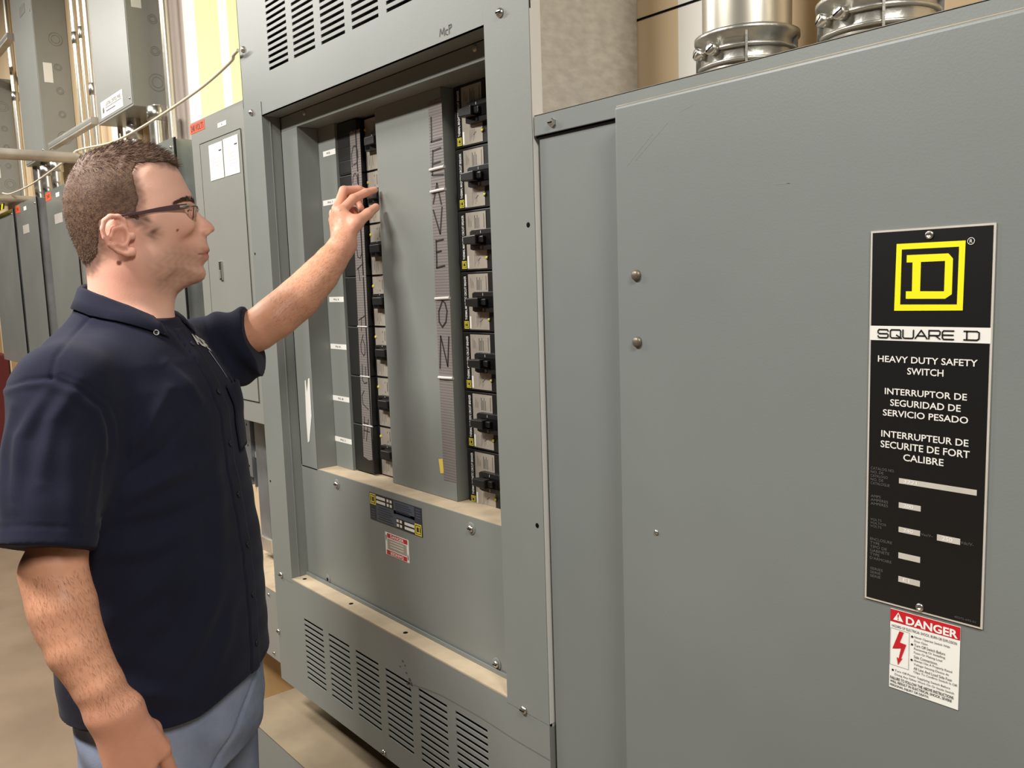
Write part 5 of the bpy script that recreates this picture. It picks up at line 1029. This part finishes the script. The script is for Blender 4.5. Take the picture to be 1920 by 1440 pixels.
for pts, w, h in (([(-.060, 1.300), (-.02, 1.345), (.02, 1.40)], .010, .006), ([(-.055, 1.275), (0, 1.305), (.04, 1.35)], .010, -.005), ([(-.065, 1.24), (-.01, 1.262), (.05, 1.275)], .012, .006), ([(-.07, 1.20), (0, 1.205), (.07, 1.215)], .013, -.005),
                  ([(-.09, 1.16), (-.02, 1.165), (.06, 1.185)], .014, .005), ([(-.10, 1.05), (-.03, 1.10), (.03, 1.15)], .016, .005), ([(-.06, .98), (.0, 1.03), (.06, 1.12)], .018, -.005), ([(-.03, .93), (.03, 1.00), (.08, 1.08)], .018, .006), ([(.03, .90), (.07, .97), (.10, 1.05)], .016, .004), ([(-.1, .95), (-.04, .93), (.02, .90)], .016, .005),
                  ([(.075, 1.10), (.085, 1.2), (.08, 1.30)], .014, .004), ([(.02, 1.44), (.05, 1.40), (.075, 1.36)], .008, .004)): fold(pts, w, h, tor)
for pts, w, h in (([(-.10, 1.43), (-.135, 1.38), (-.155, 1.30)], .010, .005), ([(-.14, 1.42), (-.175, 1.36), (-.19, 1.27)], .009, .006), ([(-.185, 1.40), (-.20, 1.33), (-.205, 1.25)], .007, .004), ([(-.07, 1.35), (-.085, 1.29), (-.10, 1.22)], .011, -.005), ([(-.12, 1.36), (-.12, 1.29), (-.125, 1.22)], .012, .003)): fold(pts, w, h, onR)
disp += onL * .004 * np.sin(tL * 95 + Z_ * 60) * sstep(.03, .06, tL)
disp += .0012 * np.sin(F_ * 55 + Z_ * 38 + S_ * 20) * np.sin(Z_ * 70 - F_ * 40)
front = tor & (xf > .05) & (Z_ < 1.49)
disp += front * .0022 * sstep(.0195, .0175, np.abs(yl - .002))                # placket
disp -= front * .0016 * np.exp(-((yl - .0205) / .0022) ** 2)
disp -= (onR & (np.abs(tR - (LR - .024)) < .0035)) * .0008                    # hem stitching
disp -= tor * (S_ > 0) * (Z_ < hem(F_, S_) + .014) * (Z_ > hem(F_, S_) + .010) * .0008
def groove(pts, w, h, m):
    global disp
    P = np.array(pts); dd_ = np.full(len(V), 9.)
    for i in range(len(P) - 1):
        a, e = P[i], P[i + 1] - P[i]; t = np.clip(((F_ - a[0]) * e[0] + (Z_ - a[1]) * e[1]) / (e @ e), 0, 1); dd_ = np.minimum(dd_, np.hypot(F_ - a[0] - t * e[0], Z_ - a[1] - t * e[1]))
    disp += m * h * np.exp(-(dd_ / w) ** 2)
ARM = [(-.215, 1.412), (-.1992, 1.4242), (-.1648, 1.4359), (-.1317, 1.4387), (-.0991, 1.4196), (-.0738, 1.3918), (-.0654, 1.3578), (-.0666, 1.3249), (-.0756, 1.2818), (-.0873, 1.2263)]
groove(ARM, .0036, -.0030, S_ > .08); groove([(f + .011, z + .004) for f, z in ARM[3:8]], .0022, -.0014, S_ > .08); groove([(f - .008, z - .006) for f, z in ARM[1:8]], .006, .0030, S_ > .08)
groove([(-.0815, 1.5222), (-.107, 1.4936), (-.1272, 1.4667), (-.1347, 1.4369)], .0028, -.0024, S_ > .02)
V = V + N * disp[:, None]
NAVY = mat('navy_cotton', lin(31, 33, 50), 0.9, 0, 0.15, noise=0.10, nscale=9, bump=0.18, bscale=900); NAVY.node_tree.nodes['Principled BSDF'].inputs['Sheen Weight'].default_value = .05
NAVYD = mat('navy_button', lin(30, 32, 46), .35, 0, .5)
shirt = skinmesh('shirt', V, Q, [NAVY], man); shirt['label'] = 'navy short-sleeved button shirt'
# collar
vs, fs = [], []; K = 44; ph0 = 152.0
PH = [0, 60, 90, 120, 152]; RB, ZB_, RT, ZT_ = [.070, .083, .091, .097, .100], [1.535, 1.527, 1.515, 1.496, 1.4727], [.0625, .0615, .0615, .0625, .064], [1.570, 1.561, 1.549, 1.534, 1.520]
for i in range(K + 1):
    pd = -ph0 + 2 * ph0 * i / K; q = abs(pd); rb_, zb2, rt_, zt2 = (float(np.interp(q, PH, t_)) for t_ in (RB, ZB_, RT, ZT_))
    for r_, z_ in ((rt_ - .002, zt2 - .050), (rt_ - .001, zt2 - .020), (rt_, zt2 - .004), (rt_ + .0025, zt2), (rt_ + .006, zt2 - .003), (rt_ * .45 + rb_ * .55 + .003, zt2 * .45 + zb2 * .55 + .002), (rb_, zb2)):
        xf_, yl_ = -math.cos(math.radians(pd)) * r_, math.sin(math.radians(pd)) * r_; p = np.array((-.034 + xf_ * cP - yl_ * sP, xf_ * sP + yl_ * cP, z_))
        if z_ < zt2 - .001 and r_ > rt_ + .004:
            k = np.argmin(np.sum((V - p) ** 2, axis=1)); e_ = .0045 - (p - V[k]) @ N[k]
            if e_ > 0 or z_ == zb2: p = p + N[k] * e_
        vs.append((p[0], -p[1], p[2]))
R_ = 7
fs = [(i * R_ + j, (i + 1) * R_ + j, (i + 1) * R_ + j + 1, i * R_ + j + 1) for i in range(K) for j in range(R_ - 1)]
me = bpy.data.meshes.new('collar'); me.from_pydata(vs, [], fs); me.materials.append(NAVY)
for p in me.polygons: p.use_smooth = True
col = bpy.data.objects.new('collar', me); C.objects.link(col); col.parent = shirt
sm_ = col.modifiers.new('thick', 'SOLIDIFY'); sm_.thickness = .0026; sm_.offset = 0
def on_front(yl0, z, off):                  # a point on the shirt front and its outward direction
    q = (yl - yl0) ** 2 + (Z_ - z) ** 2 + (xf < .03) * 9 + onR * 9; k = np.argpartition(q, 10)[:10]; w = 1 / (q[k] + 4e-6); w /= w.sum(); nn = (N[k] * w[:, None]).sum(0); nn /= np.linalg.norm(nn)
    return (V[k] * w[:, None]).sum(0) + nn * off, nn
for yl0, z, big in ((.064, 1.487, 1), (.002, 1.462, 0), (.002, 1.38, 0), (.002, 1.29, 0), (.002, 1.20, 0), (.002, 1.11, 0), (.002, 1.02, 0), (.002, .93, 0)):
    p, nn = on_front(yl0, z, .0012); b = MB()
    if big:
        p = np.array((.0085, .0945, 1.4868)) + np.array((.30, .92, .25)) * .004; nn = np.array((.30, .92, .25)); nn /= np.linalg.norm(nn); t1 = np.cross(nn, (0, 0, 1)); t1 /= np.linalg.norm(t1); t2 = np.cross(nn, t1)
        rg = [p + nn * .0016 + (t1 * math.cos(a_) + t2 * math.sin(a_)) * .0040 for a_ in [i * math.pi / 10 for i in range(21)]]; b.tube([(q[0], -q[1], q[2]) for q in rg], .0007, TAPEC, 6, caps=False)
    b.lathe((p[0], -p[1], p[2]), (nn[0], -nn[1], nn[2]), [(.0050, 0), (.0050, .0014), (.0040, .0018), (.0030, .0012), (.0005, .0010)], NAVYD, 16); b.build('button', shirt)
# pocket and chest lettering on his left side
def patch(y0, y1, z0, z1, off, ny, nz, bulge=0.0):
    vs = []
    for j in range(nz + 1):
        for i in range(ny + 1):
            p, nn = on_front(y0 + (y1 - y0) * i / ny, z0 + (z1 - z0) * j / nz, off + bulge * math.sin(math.pi * i / ny) * (j / nz) ** 2); vs.append((p[0], -p[1], p[2]))
    return vs, [(j * (ny + 1) + i, j * (ny + 1) + i + 1, (j + 1) * (ny + 1) + i + 1, (j + 1) * (ny + 1) + i) for j in range(nz) for i in range(ny)]
vs, fs = patch(-.128, -.040, 1.270, 1.385, .003, 14, 14, .012); va = np.array(vs).reshape(15, 15, 3)
for _ in range(3): va[1:-1, 1:-1] = .5 * va[1:-1, 1:-1] + .125 * (va[:-2, 1:-1] + va[2:, 1:-1] + va[1:-1, :-2] + va[1:-1, 2:])
me = bpy.data.meshes.new('pocket'); me.from_pydata(va.reshape(-1, 3).tolist(), [], fs); me.materials.append(NAVY)
for p in me.polygons: p.use_smooth = True
pk = bpy.data.objects.new('pocket', me); C.objects.link(pk); pk.parent = shirt; q_ = pk.modifiers.new('thick', 'SOLIDIFY'); q_.thickness = .0022
lt = MB(); lt.text('ADE', 0, 1, 0, 1, 0, WHITEP, .05); tv = np.array(lt.v); vs = []
for x, _, z in tv:
    y_ = -.020 - .050 * x; zz = 1.462 - .010 * (x - .5) ** 2 + .020 * z - .016 * x; p, nn = on_front(y_, zz, .0022); vs.append((p[0], -p[1], p[2]))
me = bpy.data.meshes.new('chest_lettering'); me.from_pydata(vs, [], lt.f); me.materials.append(WHITEP); me2 = bpy.data.objects.new('chest_lettering', me); C.objects.link(me2); me2.parent = shirt; me2['label'] = 'white embroidered letters ADE'
vs = []
for y0_, y1_, z_ in ((-.052, -.058, 1.446), (-.058, -.062, 1.432), (-.064, -.067, 1.414), (-.070, -.072, 1.396)):
    for y_ in (y0_, y1_): p, nn = on_front(y_, z_, .002); vs.append((p[0], -p[1], p[2]))
me = bpy.data.meshes.new('chest_emblem'); me.from_pydata(vs, [], [(0, 1, 3, 2), (2, 3, 5, 4), (4, 5, 7, 6)]); me.materials.append(mat('pale_blue_thread', lin(170, 186, 206), .7)); me3 = bpy.data.objects.new('chest_emblem', me); C.objects.link(me3); me3.parent = shirt
# ---- jeans and shoes
DENIM = mat('faded_denim', lin(150, 160, 182), 0.8, 0, 0.25, col2=lin(126, 136, 158), nscale=14, bump=0.25, bscale=700)
DENIMS = mat('denim_seam', lin(86, 94, 114), 0.8)
jf = Field((-.22, -.24, .02), (.24, .24, .98), .0048)
def hips(X, Y, Z):
    z = Z[0, 0]; a = lrp(z, [.70, .80, .90, 1.0], [.128, .146, .143, .135])[None, None, :]; bw = lrp(z, [.70, .80, .90, 1.0], [.180, .190, .186, .178])[None, None, :]
    xf = (X + .006) * cP + Y * sP; yl = -(X + .006) * sP + Y * cP; g = (np.abs(xf / a) ** 2.2 + np.abs(yl / bw) ** 2.2 + 1e-9) ** (1 / 2.2); return np.maximum((g - 1) * .13, np.maximum(.74 - Z, Z - .955))
jf.op(hips, (-.22, -.24, .70), (.24, .24, .98))
for sd in (1, -1):
    c = np.array((-sP * .098 * sd - .004, cP * .098 * sd, 0)); jf.chain([c + (0, 0, .80), c * 1.05 + (.012, 0, .48), c * 1.15 + (-.012, 0, .06)], [.103, .078, .066], .02)
V, Q = jf.mesh(); V = relax(V, Q, 2, .5); N = vnorm(V, Q)
if np.mean(np.sum(N * (V - np.array((0, 0, .8))) * [1, 1, 0], axis=1)) < 0: N = -N
F_, S_, Z_ = V.T
d = .003 * np.sin((F_ * .9 + Z_) * 85) * sstep(-.08, -.13, F_) + .0025 * np.sin(Z_ * 60 + F_ * 45) * sstep(.86, .78, Z_) * (S_ > 0) - .0035 * np.exp(-((Z_ - .79 - 1.1 * (F_ - .07)) / .006) ** 2) * (F_ > .02) * (S_ > 0) * (Z_ > .74)
V = V + N * d[:, None]; skinmesh('jeans', V, Q, [DENIM], man)['label'] = 'faded blue jeans'
SHOE = mat('dark_shoe', lin(48, 40, 34), .5)
for sd in (1, -1):
    c = np.array((-sP * .11 * sd, cP * .112 * sd, 0)); zf = Field(c + (-.12, -.07, 0), c + (.22, .07, .13), .005)
    zf.cone(c + (-.06, 0, .042), c + (.13, 0, .036), .040, .034, .02); zf.cone(c + (-.04, 0, .09), c + (.01, 0, .06), .045, .045, .02); zf.d = np.maximum(zf.d, .004 - zf.block((-9,) * 3, (9,) * 3)[3])
    V, Q = zf.mesh(); skinmesh('shoe', V, Q, [SHOE], man)
